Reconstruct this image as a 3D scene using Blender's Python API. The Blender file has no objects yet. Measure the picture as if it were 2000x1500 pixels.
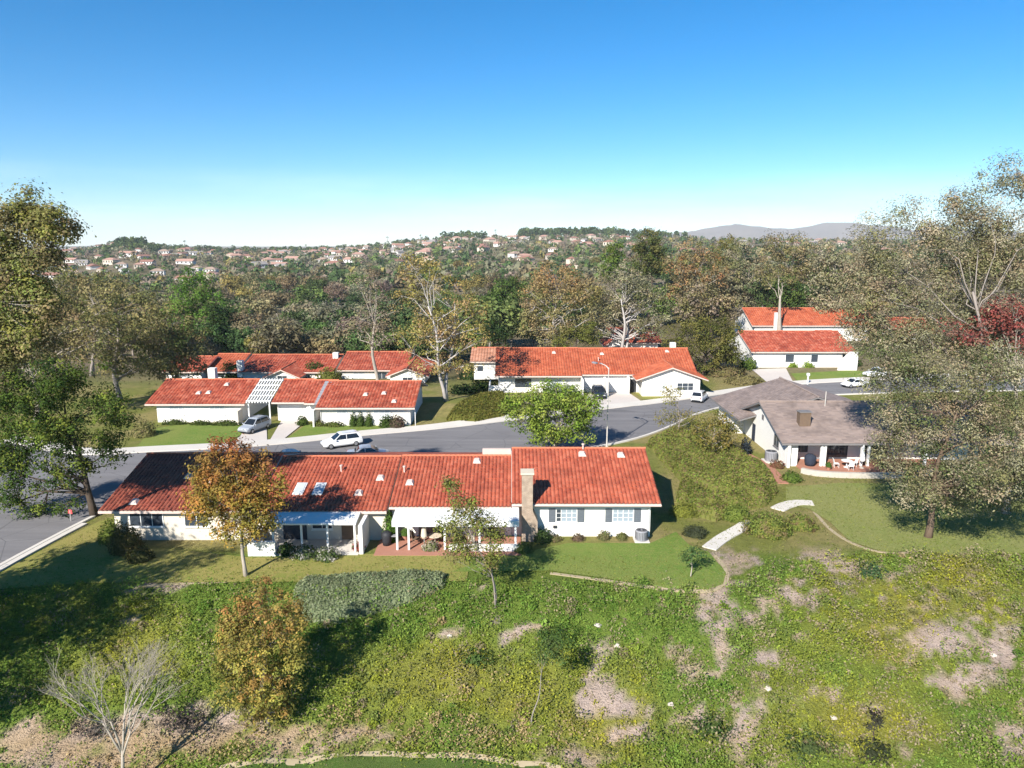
import bpy, bmesh, math, random
import numpy as np
from mathutils import Vector, Matrix
random.seed(11)
rng = np.random.default_rng(11)
sc = bpy.context.scene
COL = sc.collection
R = math.radians

# ------------------------------------------------------------------ camera model (real metres; y away from the camera, z up)
H, P, F = 23.5, R(11.1), 1400.0
CP, SP = math.cos(P), math.sin(P)

def sm(a, b, x):
    t = np.clip((np.asarray(x, float) - a) / (b - a), 0, 1)
    return t * t * (3 - 2 * t)

def vhash(ix, iy, seed):
    n = (ix * 374761393 + iy * 668265263 + seed * 974634777) & 0xffffffff
    n = ((n ^ (n >> 13)) * 1274126177) & 0xffffffff
    return ((n ^ (n >> 16)) & 0xffff) / 65535.0

def vnoise(x, y, seed=0):
    x = np.asarray(x, float); y = np.asarray(y, float)
    fx = np.floor(x); fy = np.floor(y)
    ix = fx.astype(np.int64); iy = fy.astype(np.int64)
    tx = x - fx; ty = y - fy
    tx = tx * tx * (3 - 2 * tx); ty = ty * ty * (3 - 2 * ty)
    a = vhash(ix, iy, seed); b = vhash(ix + 1, iy, seed)
    c = vhash(ix, iy + 1, seed); d = vhash(ix + 1, iy + 1, seed)
    return (a * (1 - tx) + b * tx) * (1 - ty) + (c * (1 - tx) + d * tx) * ty

def fbm(x, y, seed=0, oct=4):
    s = 0; a = .5; n = 0
    for k in range(oct):
        s = s + a * vnoise(x * 2 ** k, y * 2 ** k, seed + k * 17); n += a; a *= .5
    return s / n

RPX = [-3000, -500, 100, 180, 215, 250, 300, 350, 500, 650, 750, 860, 1000, 1150, 1300, 1400, 2000, 3000, 6000]
RPY = [490, 490, 490, 487, 480, 474, 477, 486, 491, 489, 482, 468, 463, 461, 463, 470, 475, 478, 480]

def elev(py):
    return np.arctan((750 - np.asarray(py, float)) / F) - P

def terr(x, y):
    x = np.asarray(x, float); y = np.asarray(y, float)
    ys = np.maximum(y, 5.0)
    crest = np.interp(x, [-80, -45, -30, -10, 9, 14, 18, 24, 60], [44, 45, 46.3, 46.8, 46.6, 46.0, 48.5, 51.5, 52.0])
    foot = np.interp(x, [-60, -20, 5, 20, 60], [31, 33.6, 33.8, 31, 29])
    t = np.clip((y - foot) / (crest - foot), 0, 1)
    t = 0.6 * t + 0.4 * t * t * (3 - 2 * t)
    z = -4.6 * (1 - t)
    z = z + (fbm(x * .35, y * .35, 3, 3) - .5) * 0.7 * sm(20, 34, y) * (1 - sm(43, 46, y))
    u = np.clip(x / ys, -2, 2)
    right = sm(.02, .28, u)
    z = z + right * 2.4 * sm(112, 165, y)
    z = z - 7.0 * (1 - right) * sm(105, 230, y)
    # bank between the second row and the middle house, mound right of the front houses
    z = z + 0.9 * np.exp(-(((x + 6) / 7) ** 2 + ((y - 101) / 7) ** 2))
    # far hillside up to a ridge 1.5 km away
    ra = elev(np.interp(1000 + u * F, RPX, RPY))
    zr = H + 1500 * np.tan(ra)
    zv = -7.0 * (1 - right) + 2.4 * right
    t2 = np.clip((y - 380) / 1120, 0, 1)
    z = z + (zr - zv) * t2 + (fbm(x * .006, y * .006, 9, 3) - .5) * 8 * sm(350, 600, y) * (1 - sm(1200, 1450, y))
    z = z - 25 * sm(1520, 2600, y)
    return z

def ray(px, py):
    u = (px - 1000) / F; v = (750 - py) / F
    return np.array([u, CP + v * SP, -SP + v * CP])

def at_z(px, py, z=0.0):
    d = ray(px, py); t = (z - H) / d[2]
    return np.array([d[0] * t, d[1] * t, z])

def at(px, py):
    d = ray(px, py); lo, hi = 15.0, 15.0
    f = lambda t: H + d[2] * t - float(terr(d[0] * t, d[1] * t))
    while f(hi) > 0 and hi < 4000: lo = hi; hi *= 1.03
    for _ in range(40):
        m = (lo + hi) / 2
        if f(m) > 0: lo = m
        else: hi = m
    return np.array([d[0] * hi, d[1] * hi, float(terr(d[0] * hi, d[1] * hi))])

def zat(py, d):                      # height seen at image row py at distance d
    return float(H + d * np.tan(elev(py)))

def proj(x, y, z):
    zc = y * CP + (H - z) * SP
    zc = np.maximum(zc, .1)
    return 1000 + F * x / zc, 750 - F * (y * SP + (z - H) * CP) / zc

def pt(px, py, d):                   # the point at distance d behind pixel (px, py)
    r = ray(px, py); t = d / r[1]
    return np.array([r[0] * t, d, H + r[2] * t])

def gnd(px, d):                      # ground point in image column px at distance d
    z = 0.
    for _ in range(6):
        zc = d * CP + (H - z) * SP
        x = (px - 1000) / F * zc
        z = float(terr(x, d))
    return np.array([x, d, z])

# ------------------------------------------------------------------ materials
def newmat(name):
    m = bpy.data.materials.new(name); m.use_nodes = True
    nt = m.node_tree; nt.nodes.clear()
    out = nt.nodes.new('ShaderNodeOutputMaterial')
    return m, nt, out

def N(nt, t, **kw):
    n = nt.nodes.new(t)
    for k, v in kw.items():
        if k in n.inputs.keys(): n.inputs[k].default_value = v
        else: setattr(n, k, v)
    return n

def mixc(nt, fac, a, b, mode='MIX'):
    n = nt.nodes.new('ShaderNodeMix'); n.data_type = 'RGBA'; n.blend_type = mode; n.clamp_factor = True
    for sock, v in ((n.inputs[0], fac), (n.inputs[6], a), (n.inputs[7], b)):
        if hasattr(v, 'is_linked'): nt.links.new(v, sock)
        elif isinstance(v, (int, float)): sock.default_value = v
        else: sock.default_value = (*v[:3], 1)
    return n.outputs[2]

def noise(nt, scale, detail=4, rough=.55, vec=None):
    n = N(nt, 'ShaderNodeTexNoise', Scale=scale, Detail=detail, Roughness=rough)
    if vec is not None: nt.links.new(vec, n.inputs['Vector'])
    return n.outputs['Fac']

def ramp(nt, fac, lo, hi):
    n = N(nt, 'ShaderNodeMapRange'); n.inputs[1].default_value = lo; n.inputs[2].default_value = hi
    nt.links.new(fac, n.inputs[0]); return n.outputs[0]

def objvec(nt):
    return N(nt, 'ShaderNodeTexCoord').outputs['Object']
def posvec(nt):
    return N(nt, 'ShaderNodeNewGeometry').outputs['Position']

def finish(nt, out, col, rough=.8, spec=.3, bump=None, bstr=.3, bdist=.02, metal=0.):
    b = N(nt, 'ShaderNodeBsdfPrincipled', Roughness=rough, Metallic=metal)
    b.inputs['Specular IOR Level'].default_value = spec
    if hasattr(col, 'is_linked'): nt.links.new(col, b.inputs['Base Color'])
    else: b.inputs['Base Color'].default_value = (*col, 1)
    if bump is not None:
        bn = N(nt, 'ShaderNodeBump', Strength=bstr, Distance=bdist)
        nt.links.new(bump, bn.inputs['Height']); nt.links.new(bn.outputs[0], b.inputs['Normal'])
    nt.links.new(b.outputs[0], out.inputs[0])
    return b

def plain(name, c, c2=None, scale=2.0, rough=.8, spec=.3, bump=.0, fine=25., metal=0., world=False):
    m, nt, out = newmat(name)
    c2 = c2 or tuple(v * .8 for v in c)
    v = posvec(nt) if world else objvec(nt)
    n1 = noise(nt, scale, 5, .6, v); n2 = noise(nt, fine, 3, .6, v)
    col = mixc(nt, ramp(nt, n1, .3, .7), c, c2)
    col = mixc(nt, ramp(nt, n2, .3, .75), col, tuple(v * .82 for v in c))
    finish(nt, out, col, rough, spec, n2 if bump else None, bump, .02, metal)
    return m

def leafmat(name, trans=.28):
    m, nt, out = newmat(name)
    a = N(nt, 'ShaderNodeAttribute', attribute_name='col')
    oi = N(nt, 'ShaderNodeObjectInfo')
    c = mixc(nt, 1.0, a.outputs['Color'], oi.outputs['Color'], 'MULTIPLY')
    d = N(nt, 'ShaderNodeBsdfDiffuse'); t = N(nt, 'ShaderNodeBsdfTranslucent')
    mx = N(nt, 'ShaderNodeMixShader'); mx.inputs[0].default_value = trans
    nt.links.new(c, d.inputs[0]); nt.links.new(c, t.inputs[0])
    nt.links.new(d.outputs[0], mx.inputs[1]); nt.links.new(t.outputs[0], mx.inputs[2])
    nt.links.new(mx.outputs[0], out.inputs[0])
    return m

def tilemat(name, cols, weather=.35):
    m, nt, out = newmat(name)
    uv = N(nt, 'ShaderNodeUVMap')
    fl = N(nt, 'ShaderNodeVectorMath', operation='FLOOR'); nt.links.new(uv.outputs[0], fl.inputs[0])
    wn = N(nt, 'ShaderNodeTexWhiteNoise'); wn.noise_dimensions = '2D'; nt.links.new(fl.outputs[0], wn.inputs['Vector'])
    cr = N(nt, 'ShaderNodeValToRGB'); cr.color_ramp.interpolation = 'LINEAR'
    el = cr.color_ramp.elements
    while len(el) < len(cols): el.new(.5)
    for i, c in enumerate(cols):
        el[i].position = i / (len(cols) - 1); el[i].color = (*c, 1)
    nt.links.new(wn.outputs['Value'], cr.inputs[0])
    ob = objvec(nt)
    big = noise(nt, .55, 5, .65, ob); sml = noise(nt, 6., 4, .6, ob)
    col = mixc(nt, ramp(nt, big, .45, .75), cr.outputs[0], tuple(v * .72 for v in cols[0]))
    dirt = ramp(nt, sml, .62, .8)
    dm = N(nt, 'ShaderNodeMath', operation='MULTIPLY'); nt.links.new(dirt, dm.inputs[0]); dm.inputs[1].default_value = weather
    col = mixc(nt, dm.outputs[0], col, (.16, .10, .07))
    finish(nt, out, col, .75, .25)
    return m

M = {}
M['leaf'] = leafmat('leaf', .33)
M['bark_pale'] = plain('bark_pale', (.42, .37, .31), (.26, .22, .18), 1.2, .9, .1, .4, 9)
M['bark_grey'] = plain('bark_grey', (.30, .26, .23), (.20, .17, .15), 1.5, .9, .1, .4, 9)
M['bark_white'] = plain('bark_white', (.50, .46, .43), (.34, .31, .29), 1.5, .9, .1, .3, 9)
M['bark_dark'] = plain('bark_dark', (.085, .065, .05), (.05, .04, .03), 1.5, .9, .1, .5, 8)
M['red_tile'] = tilemat('red_tile', [(.30, .068, .038), (.36, .088, .048), (.42, .122, .07), (.37, .09, .046)])
M['orange_tile'] = tilemat('orange_tile', [(.33, .072, .034), (.38, .094, .044), (.43, .125, .062), (.38, .094, .042)])
M['deep_tile'] = tilemat('deep_tile', [(.25, .050, .029), (.33, .068, .035), (.38, .092, .05), (.43, .14, .085), (.32, .06, .032)], .5)
M['tan_tile'] = tilemat('tan_tile', [(.38, .17, .10), (.45, .22, .14), (.50, .27, .18)])
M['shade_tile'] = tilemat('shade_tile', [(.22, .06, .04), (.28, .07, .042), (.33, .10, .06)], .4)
M['shingle'] = tilemat('shingle', [(.21, .165, .148), (.25, .198, .178), (.29, .228, .20), (.235, .182, .158)], .3)
M['ridge_red'] = plain('ridge_red', (.52, .17, .09), (.42, .11, .055), 3, .8)
M['stucco'] = plain('stucco', (.80, .78, .73), (.74, .71, .66), .7, .92, .15, .25, 30)
M['stucco_cream'] = plain('stucco_cream', (.66, .60, .50), (.58, .52, .43), .7, .92, .15, .25, 30)
M['white_paint'] = plain('white_paint', (.80, .80, .78), (.72, .72, .70), 1.5, .6, .3)
M['trim'] = plain('trim', (.62, .50, .44), (.54, .42, .36), 2, .7, .3)
M['grey_trim'] = plain('grey_trim', (.20, .19, .19), (.15, .14, .14), 2, .7, .3)
M['glass'] = plain('glass', (.035, .045, .06), (.07, .085, .10), .8, .08, .6)
M['blind'] = plain('blind', (.55, .58, .60), (.42, .45, .48), 2.5, .3, .5)
M['blind_blue'] = plain('blind_blue', (.30, .35, .40), (.22, .27, .32), 3.5, .3, .5)
M['shutter'] = plain('shutter', (.13, .15, .17), (.09, .10, .12), 5, .7)
M['brick'] = None
M['asphalt'] = None
M['concrete'] = plain('concrete', (.64, .60, .54), (.53, .49, .44), .35, .9, .15, .2, 12, world=True)
M['drive'] = plain('drive', (.60, .54, .49), (.50, .45, .41), .3, .9, .15, .2, 10, world=True)
M['pathdirt'] = plain('pathdirt', (.42, .34, .23), (.32, .27, .16), .5, .95, .05, .5, 6, world=True)
M['terracotta'] = plain('terracotta', (.42, .20, .14), (.33, .17, .12), 1.2, .9, .1, .2, 8)
M['stonewall'] = plain('stonewall', (.50, .46, .40), (.36, .33, .29), 2.2, .95, .1, .6, 5)
M['metal_grey'] = plain('metal_grey', (.28, .28, .30), (.22, .22, .24), 2, .5, .4)
M['dark'] = plain('dark', (.03, .032, .038), (.02, .02, .024), 2, .6, .3)
M['navy'] = plain('navy', (.03, .038, .06), (.02, .025, .04), 2, .8, .2)
M['pole'] = plain('pole', (.52, .49, .45), (.44, .41, .38), 2, .6, .3)
M['canvas'] = plain('canvas', (.62, .54, .42), (.54, .47, .36), 3, .9, .1)
M['rock'] = plain('rock', (.56, .50, .44), (.40, .35, .31), 1.5, .95, .1, .8, 6)
M['wood'] = plain('wood', (.17, .12, .085), (.11, .08, .06), 3, .85, .1, .4, 14)
M['redsign'] = plain('redsign', (.62, .10, .10), (.5, .08, .08), 3, .6)
def brickmat():
    m, nt, out = newmat('brick')
    b = N(nt, 'ShaderNodeTexBrick', Scale=1.0); nt.links.new(objvec(nt), b.inputs['Vector'])
    mp = N(nt, 'ShaderNodeMapping'); mp.inputs['Rotation'].default_value = (R(90), 0, 0)
    nt.links.new(objvec(nt), mp.inputs[0]); nt.links.new(mp.outputs[0], b.inputs['Vector'])
    b.inputs['Color1'].default_value = (.30, .20, .14, 1); b.inputs['Color2'].default_value = (.38, .28, .20, 1)
    b.inputs['Mortar'].default_value = (.42, .38, .32, 1)
    b.inputs['Brick Width'].default_value = .24; b.inputs['Row Height'].default_value = .09; b.inputs['Mortar Size'].default_value = .012
    n = noise(nt, 2.5, 4, .6, objvec(nt))
    finish(nt, out, mixc(nt, ramp(nt, n, .35, .75), b.outputs[0], (.22, .17, .13)), .9, .1)
    return m
M['brick'] = brickmat()
def asphaltmat():
    m, nt, out = newmat('asphalt')
    p = posvec(nt)
    n1 = noise(nt, .12, 5, .65, p); n2 = noise(nt, 9, 3, .6, p)
    mp = N(nt, 'ShaderNodeMapping'); mp.inputs['Scale'].default_value = (.05, .9, 1); mp.inputs['Rotation'].default_value = (0, 0, R(-14))
    nt.links.new(p, mp.inputs[0])
    n3 = noise(nt, 1.0, 4, .6, mp.outputs[0])
    col = mixc(nt, ramp(nt, n1, .35, .7), (.185, .176, .178), (.118, .112, .116))
    col = mixc(nt, ramp(nt, n3, .4, .65), col, (.215, .205, .206))
    vo = N(nt, 'ShaderNodeTexVoronoi', Scale=.22); vo.feature = 'DISTANCE_TO_EDGE'; nt.links.new(p, vo.inputs['Vector'])
    crack = ramp(nt, vo.outputs['Distance'], .012, .004)
    col = mixc(nt, crack, col, (.10, .098, .10))
    finish(nt, out, mixc(nt, ramp(nt, n2, .3, .8), col, (.16, .157, .162)), .9, .15, n2, .2, .01)
    return m
M['asphalt'] = asphaltmat()
def lawnmat(name, a, b, c):
    m, nt, out = newmat(name)
    p = posvec(nt)
    n1 = noise(nt, .35, 6, .7, p); n2 = noise(nt, 3.0, 5, .7, p); n3 = noise(nt, 22, 3, .6, p)
    col = mixc(nt, ramp(nt, n1, .42, .58), a, b)
    n4 = noise(nt, .12, 3, .5, p)
    col = mixc(nt, ramp(nt, n4, .45, .62), col, mixc(nt, .5, b, c))
    col = mixc(nt, ramp(nt, n2, .48, .66), col, c)
    col = mixc(nt, ramp(nt, n3, .4, .72), col, tuple(v * .5 for v in a))
    finish(nt, out, col, .95, .05, n3, .9, .06)
    return m
M['lawn'] = lawnmat('lawn', (.15, .235, .045), (.20, .26, .06), (.25, .26, .075))
M['lawn_dry'] = lawnmat('lawn_dry', (.22, .25, .055), (.31, .29, .085), (.37, .29, .11))
M['lawn_olive'] = lawnmat('lawn_olive', (.215, .25, .07), (.25, .265, .085), (.29, .285, .11))
M['lawn_dark'] = lawnmat('lawn_dark', (.055, .105, .022), (.075, .12, .028), (.10, .13, .035))
def groundmat():
    m, nt, out = newmat('ground')
    a = N(nt, 'ShaderNodeAttribute', attribute_name='col'); p = posvec(nt)
    n1 = noise(nt, 1.3, 5, .7, p); n2 = noise(nt, 7, 4, .7, p); n3 = noise(nt, 24, 3, .6, p)
    c = mixc(nt, ramp(nt, n1, .3, .75), mixc(nt, 1., a.outputs['Color'], (1.2, 1.16, 1.12), 'MULTIPLY'), mixc(nt, 1., a.outputs['Color'], (.72, .72, .74), 'MULTIPLY'))
    c = mixc(nt, ramp(nt, n2, .55, .75), c, mixc(nt, 1., a.outputs['Color'], (.55, .52, .5), 'MULTIPLY'))
    c = mixc(nt, ramp(nt, n3, .6, .75), c, mixc(nt, 1., a.outputs['Color'], (1.5, 1.45, 1.4), 'MULTIPLY'))
    finish(nt, out, c, .95, .05, n2, 1.0, .25)
    return m
M['ground'] = groundmat()

# ------------------------------------------------------------------ object helpers
def props(o, label=None, cat=None, group=None, kind=None):
    if label: o['label'] = label
    if cat: o['category'] = cat
    if group: o['group'] = group
    if kind: o['kind'] = kind
    return o

def thing(name, label, cat, loc=(0, 0, 0), rz=0., group=None):
    o = bpy.data.objects.new(name, None); COL.objects.link(o)
    o.empty_display_size = .2
    o.location = [float(v) for v in loc]; o.rotation_euler = (0, 0, rz)
    return props(o, label, cat, group)

class MB:
    def __init__(s): s.v = []; s.f = []; s.uv = None; s.col = None; s.sm = False
    def add(s, vs, fs):
        k = len(s.v); s.v += [tuple(map(float, p)) for p in vs]; s.f += [tuple(i + k for i in f) for f in fs]; return s
    def obox(s, O, X, Y, Z):
        O, X, Y, Z = (np.array(a, float) for a in (O, X, Y, Z))
        p = [O, O + X, O + X + Y, O + Y, O + Z, O + X + Z, O + X + Y + Z, O + Y + Z]
        return s.add(p, [(0, 3, 2, 1), (4, 5, 6, 7), (0, 1, 5, 4), (1, 2, 6, 5), (2, 3, 7, 6), (3, 0, 4, 7)])
    def box(s, x0, x1, y0, y1, z0, z1):
        return s.obox((x0, y0, z0), (x1 - x0, 0, 0), (0, y1 - y0, 0), (0, 0, z1 - z0))
    def tube(s, pts, rad, n=6, cap=True):
        pts = [np.array(p, float) for p in pts]; k0 = len(s.v); m = len(pts)
        up = np.array([0.31, 0.17, 0.93])
        for i, p in enumerate(pts):
            d = pts[min(i + 1, m - 1)] - pts[max(i - 1, 0)]; d = d / (np.linalg.norm(d) + 1e-9)
            a = np.cross(d, up)
            if np.linalg.norm(a) < .15: a = np.cross(d, (1, 0, 0.))
            a /= np.linalg.norm(a); b = np.cross(d, a)
            r = rad[i] if hasattr(rad, '__len__') else rad
            for j in range(n):
                t = 2 * math.pi * j / n
                s.v.append(tuple(p + r * (math.cos(t) * a + math.sin(t) * b)))
        for i in range(m - 1):
            for j in range(n):
                a = k0 + i * n + j; b = k0 + i * n + (j + 1) % n
                s.f.append((a, b, b + n, a + n))
        if cap:
            s.f.append(tuple(k0 + j for j in range(n))[::-1]); s.f.append(tuple(k0 + (m - 1) * n + j for j in range(n)))
        return s
    def lathe(s, prof, n=12, c=(0, 0, 0)):
        k0 = len(s.v); m = len(prof)
        for r, z in prof:
            for j in range(n):
                t = 2 * math.pi * j / n; s.v.append((c[0] + r * math.cos(t), c[1] + r * math.sin(t), c[2] + z))
        for i in range(m - 1):
            for j in range(n):
                a = k0 + i * n + j; b = k0 + i * n + (j + 1) % n; s.f.append((a, b, b + n, a + n))
        s.f.append(tuple(k0 + j for j in range(n))[::-1]); s.f.append(tuple(k0 + (m - 1) * n + j for j in range(n)))
        return s
    def prism(s, prof, x0, x1, axis='x'):
        n = len(prof)
        f = (lambda a, b, t: (t, a, b)) if axis == 'x' else (lambda a, b, t: (a, t, b))
        vs = [f(a, b, x0) for a, b in prof] + [f(a, b, x1) for a, b in prof]
        fs = [(i, (i + 1) % n, (i + 1) % n + n, i + n) for i in range(n)] + [tuple(range(n))[::-1], tuple(range(n, 2 * n))]
        return s.add(vs, fs)
    def build(s, name, mat, parent=None, smooth=False, bevel=0.):
        me = bpy.data.meshes.new(name); me.from_pydata(s.v, [], s.f); me.update()
        if s.uv is not None:
            l = me.uv_layers.new(name='UVMap')
            li = np.zeros(len(me.loops), np.int32); me.loops.foreach_get('vertex_index', li)
            l.data.foreach_set('uv', np.array(s.uv, np.float32)[li].ravel())
        bm = bmesh.new(); bm.from_mesh(me)
        bmesh.ops.recalc_face_normals(bm, faces=bm.faces)
        if bevel: bmesh.ops.bevel(bm, geom=list(bm.edges), offset=bevel, segments=2, affect='EDGES', clamp_overlap=True)
        bm.to_mesh(me); bm.free()
        if smooth: me.polygons.foreach_set('use_smooth', [True] * len(me.polygons))
        me.materials.append(M[mat] if isinstance(mat, str) else mat)
        o = bpy.data.objects.new(name, me); COL.objects.link(o)
        if parent: o.parent = parent
        return o

def npmesh(name, V, Q, C, mat, parent=None):
    """V (n,3), Q (m,4) quads, C (n,3) point colours"""
    me = bpy.data.meshes.new(name)
    me.vertices.add(len(V)); me.vertices.foreach_set('co', np.asarray(V, np.float32).ravel())
    k = Q.shape[1]
    me.loops.add(Q.size); me.loops.foreach_set('vertex_index', Q.astype(np.int32).ravel())
    me.polygons.add(len(Q)); me.polygons.foreach_set('loop_start', np.arange(0, Q.size, k, dtype=np.int32))
    me.update(calc_edges=True)
    a = me.color_attributes.new('col', 'FLOAT_COLOR', 'POINT')
    c4 = np.ones((len(V), 4), np.float32); c4[:, :3] = C
    a.data.foreach_set('color', c4.ravel())
    me.materials.append(M[mat])
    o = bpy.data.objects.new(name, me); COL.objects.link(o)
    if parent: o.parent = parent
    return o

def cards(P_, size, nbias=None, bias=.6, aspect=.55):
    """leaf cards: rhombs at P_, random facing leaning towards nbias"""
    n = len(P_); nr = rng.normal(size=(n, 3)); nr /= np.linalg.norm(nr, axis=1)[:, None] + 1e-9
    if nbias is not None: nr = nr * (1 - bias) + nbias * bias
    nr /= np.linalg.norm(nr, axis=1)[:, None] + 1e-9
    t = np.cross(nr, rng.normal(size=(n, 3))); t /= np.linalg.norm(t, axis=1)[:, None] + 1e-9
    b = np.cross(nr, t)
    s = (size * rng.uniform(.6, 1.35, n))[:, None]
    bend = nr * s * .12
    V = np.stack([P_ - t * s * .5, P_ + b * s * aspect * .5 + bend, P_ + t * s * .5, P_ - b * s * aspect * .5 + bend], 1).reshape(-1, 3)
    Q = np.arange(4 * n).reshape(-1, 4)
    return V, Q

def palette_cols(pal, n, spread=.16):
    pal = np.array(pal); i = rng.integers(0, len(pal), n)
    return pal[i] * rng.uniform(1 - spread, 1 + spread, (n, 1)) * rng.uniform(.95, 1.05, (n, 3))

def blob_points(blobs, n, shell=.42):
    """clump centres through the volume of several ellipsoids (cx,cy,cz,rx,ry,rz)"""
    B = np.array(blobs, float); w = B[:, 3] * B[:, 4] * B[:, 5]; w = w ** .75; w /= w.sum()
    i = rng.choice(len(B), n, p=w)
    d = rng.normal(size=(n, 3)); d /= np.linalg.norm(d, axis=1)[:, None]
    r = rng.uniform(.05, 1, n) ** shell
    return B[i, :3] + d * r[:, None] * B[i, 3:], i

def make_trunk(clumps, height, r0, crown_low, stems=1, lean=(0, 0), twig=True, wob=.03, sides=7, tt=.64):
    mb = MB(); cl = np.asarray(clumps)
    c0 = cl.mean(0)
    order = np.argsort(rng.random(len(cl)))
    nl = max(4, min(22, len(cl) // 6))
    tops = []
    for s in range(stems):
        if stems == 1: tx, ty = c0[0] * .55 + lean[0], c0[1] * .55 + lean[1]
        else:
            a = 2 * math.pi * (s + .3) / stems; tx = c0[0] * .6 + math.cos(a) * height * .13; ty = c0[1] * .6 + math.sin(a) * height * .13
        pts = []; rad = []; k = 8
        ph = rng.uniform(0, 6, 2)
        for i in range(k + 1):
            t = i / k
            w = height * wob * math.sin(math.pi * t)
            pts.append(np.array([tx * t ** 1.3 + w * math.sin(4 * t + ph[0]), ty * t ** 1.3 + w * math.sin(4 * t + ph[1]), height * tt * t - (.25 if i == 0 else 0)]))
            rad.append(r0 / (stems ** .5) * (1 - .7 * t) * (1.35 if i == 0 else 1))
        mb.tube(pts, rad, sides); tops.append((pts, rad))
    limbs = []
    for j, q in enumerate(order[:nl * max(1, stems)]):
        e = cl[q]; pts, rad = tops[j % stems]
        hz = np.clip(e[2] - .55 * math.hypot(e[0] - pts[4][0], e[1] - pts[4][1]) - .4, crown_low * .8, height * tt * .92)
        t = hz / (height * tt) * 8; i = int(min(t, 7)); fr = t - i
        s0 = pts[i] * (1 - fr) + pts[i + 1] * fr; rr = rad[i] * (1 - fr) + rad[i + 1] * fr
        mid = s0 * .5 + e * .5 + np.array([0, 0, .06 * height * rng.uniform(-.2, .7)]) + rng.normal(size=3) * height * .015
        L = [s0, s0 * .6 + mid * .4 + rng.normal(size=3) * .01 * height, mid, mid * .45 + e * .55 + rng.normal(size=3) * .012 * height, e]
        r1 = rr * .55
        mb.tube(L, [r1, r1 * .8, r1 * .6, r1 * .4, r1 * .15], 5); limbs.append((L, r1))
    if twig and limbs:
        nodes = np.array([p for L, _ in limbs for p in L[1:4]]); nr = [r * f for L, r in limbs for f in (.5, .4, .3)]
        for q in order[nl * max(1, stems):]:
            e = cl[q]; dd = np.linalg.norm(nodes - e, axis=1) + .6 * np.maximum(0, nodes[:, 2] - e[2]); i = int(np.argmin(dd))
            s0 = nodes[i]; mid = (s0 + e) / 2 + rng.normal(size=3) * .05 * np.linalg.norm(e - s0)
            mb.tube([s0, mid, e], [nr[i], nr[i] * .6, nr[i] * .2], 4, False)
    return mb

def foliage(clumps, per, csize, leaf, pal, spread=.18, grad=None, flat=.75, aspect=.55):
    n = len(clumps); cnt = rng.poisson(per, n) + 2
    idx = np.repeat(np.arange(n), cnt)
    csize = csize * .74
    off = rng.normal(size=(len(idx), 3)) * csize * np.array([1, 1, flat]) * .5
    cs = rng.uniform(.65, 1.35, n)
    P_ = clumps[idx] + off * cs[idx][:, None]
    nb = off + np.array([0, 0, .5 * csize]); nb /= np.linalg.norm(nb, axis=1)[:, None] + 1e-9
    V, Q = cards(P_, leaf, nb, .76, aspect)
    pc = palette_cols(pal, n, spread) * rng.uniform(.82, 1.18, (n, 1))
    if grad is not None:
        zlo, zhi, top = grad
        t = np.clip((clumps[:, 2] - zlo) / (zhi - zlo) + rng.normal(size=n) * .16, 0, 1)[:, None]
        pc = pc * (1 - t) + palette_cols(top, n, spread) * t
    lc = pc[idx] * rng.uniform(.86, 1.14, (len(idx), 1)) * rng.uniform(.96, 1.04, (len(idx), 3))
    return V, Q, np.repeat(lc, 4, 0)

def tree(name, label, base, blobs, n, per, csize, leaf, pal, r0=.3, bark='bark_grey', grad=None, cat='tree', group=None,
         stems=1, shell=.42, spread=.18, depth=.9, wob=.03, twig=True, limb_low=None, tt=.64, aspect=.55):
    """blobs in (px, py, rx, ry[, depth offset]) at the tree's own distance, turned into ellipsoids with depth"""
    base = np.array(base, float); B = []
    for b in blobs:
        px, py, rx, ry = b[:4]; dd = b[4] if len(b) > 4 else 0.
        c = pt(px, py, base[1] + dd); zc = c[1] * CP + (H - c[2]) * SP
        a, h = rx / F * zc, ry / F * zc
        B.append((*(c - base), a, max(a * depth, .5 * h), h))
    cl, _ = blob_points(B, n, shell)
    cl = cl[cl[:, 2] > .25]
    top = max(b[2] + b[5] for b in B); low = max(.3, min(b[2] - b[5] for b in B))
    root = thing(name, label, cat, base, 0, group)
    make_trunk(cl, top, r0, limb_low or low, stems, wob=wob, twig=twig, tt=tt).build('trunk', bark, root, True)
    g = None
    if grad: g = (low + (top - low) * .45, top, grad)
    V, Q, C = foliage(cl, per * 1.6, csize * 1.06, leaf * .8, pal, spread, g, aspect=aspect)
    npmesh('crown', V, Q, C, 'leaf', root)
    return root

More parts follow.
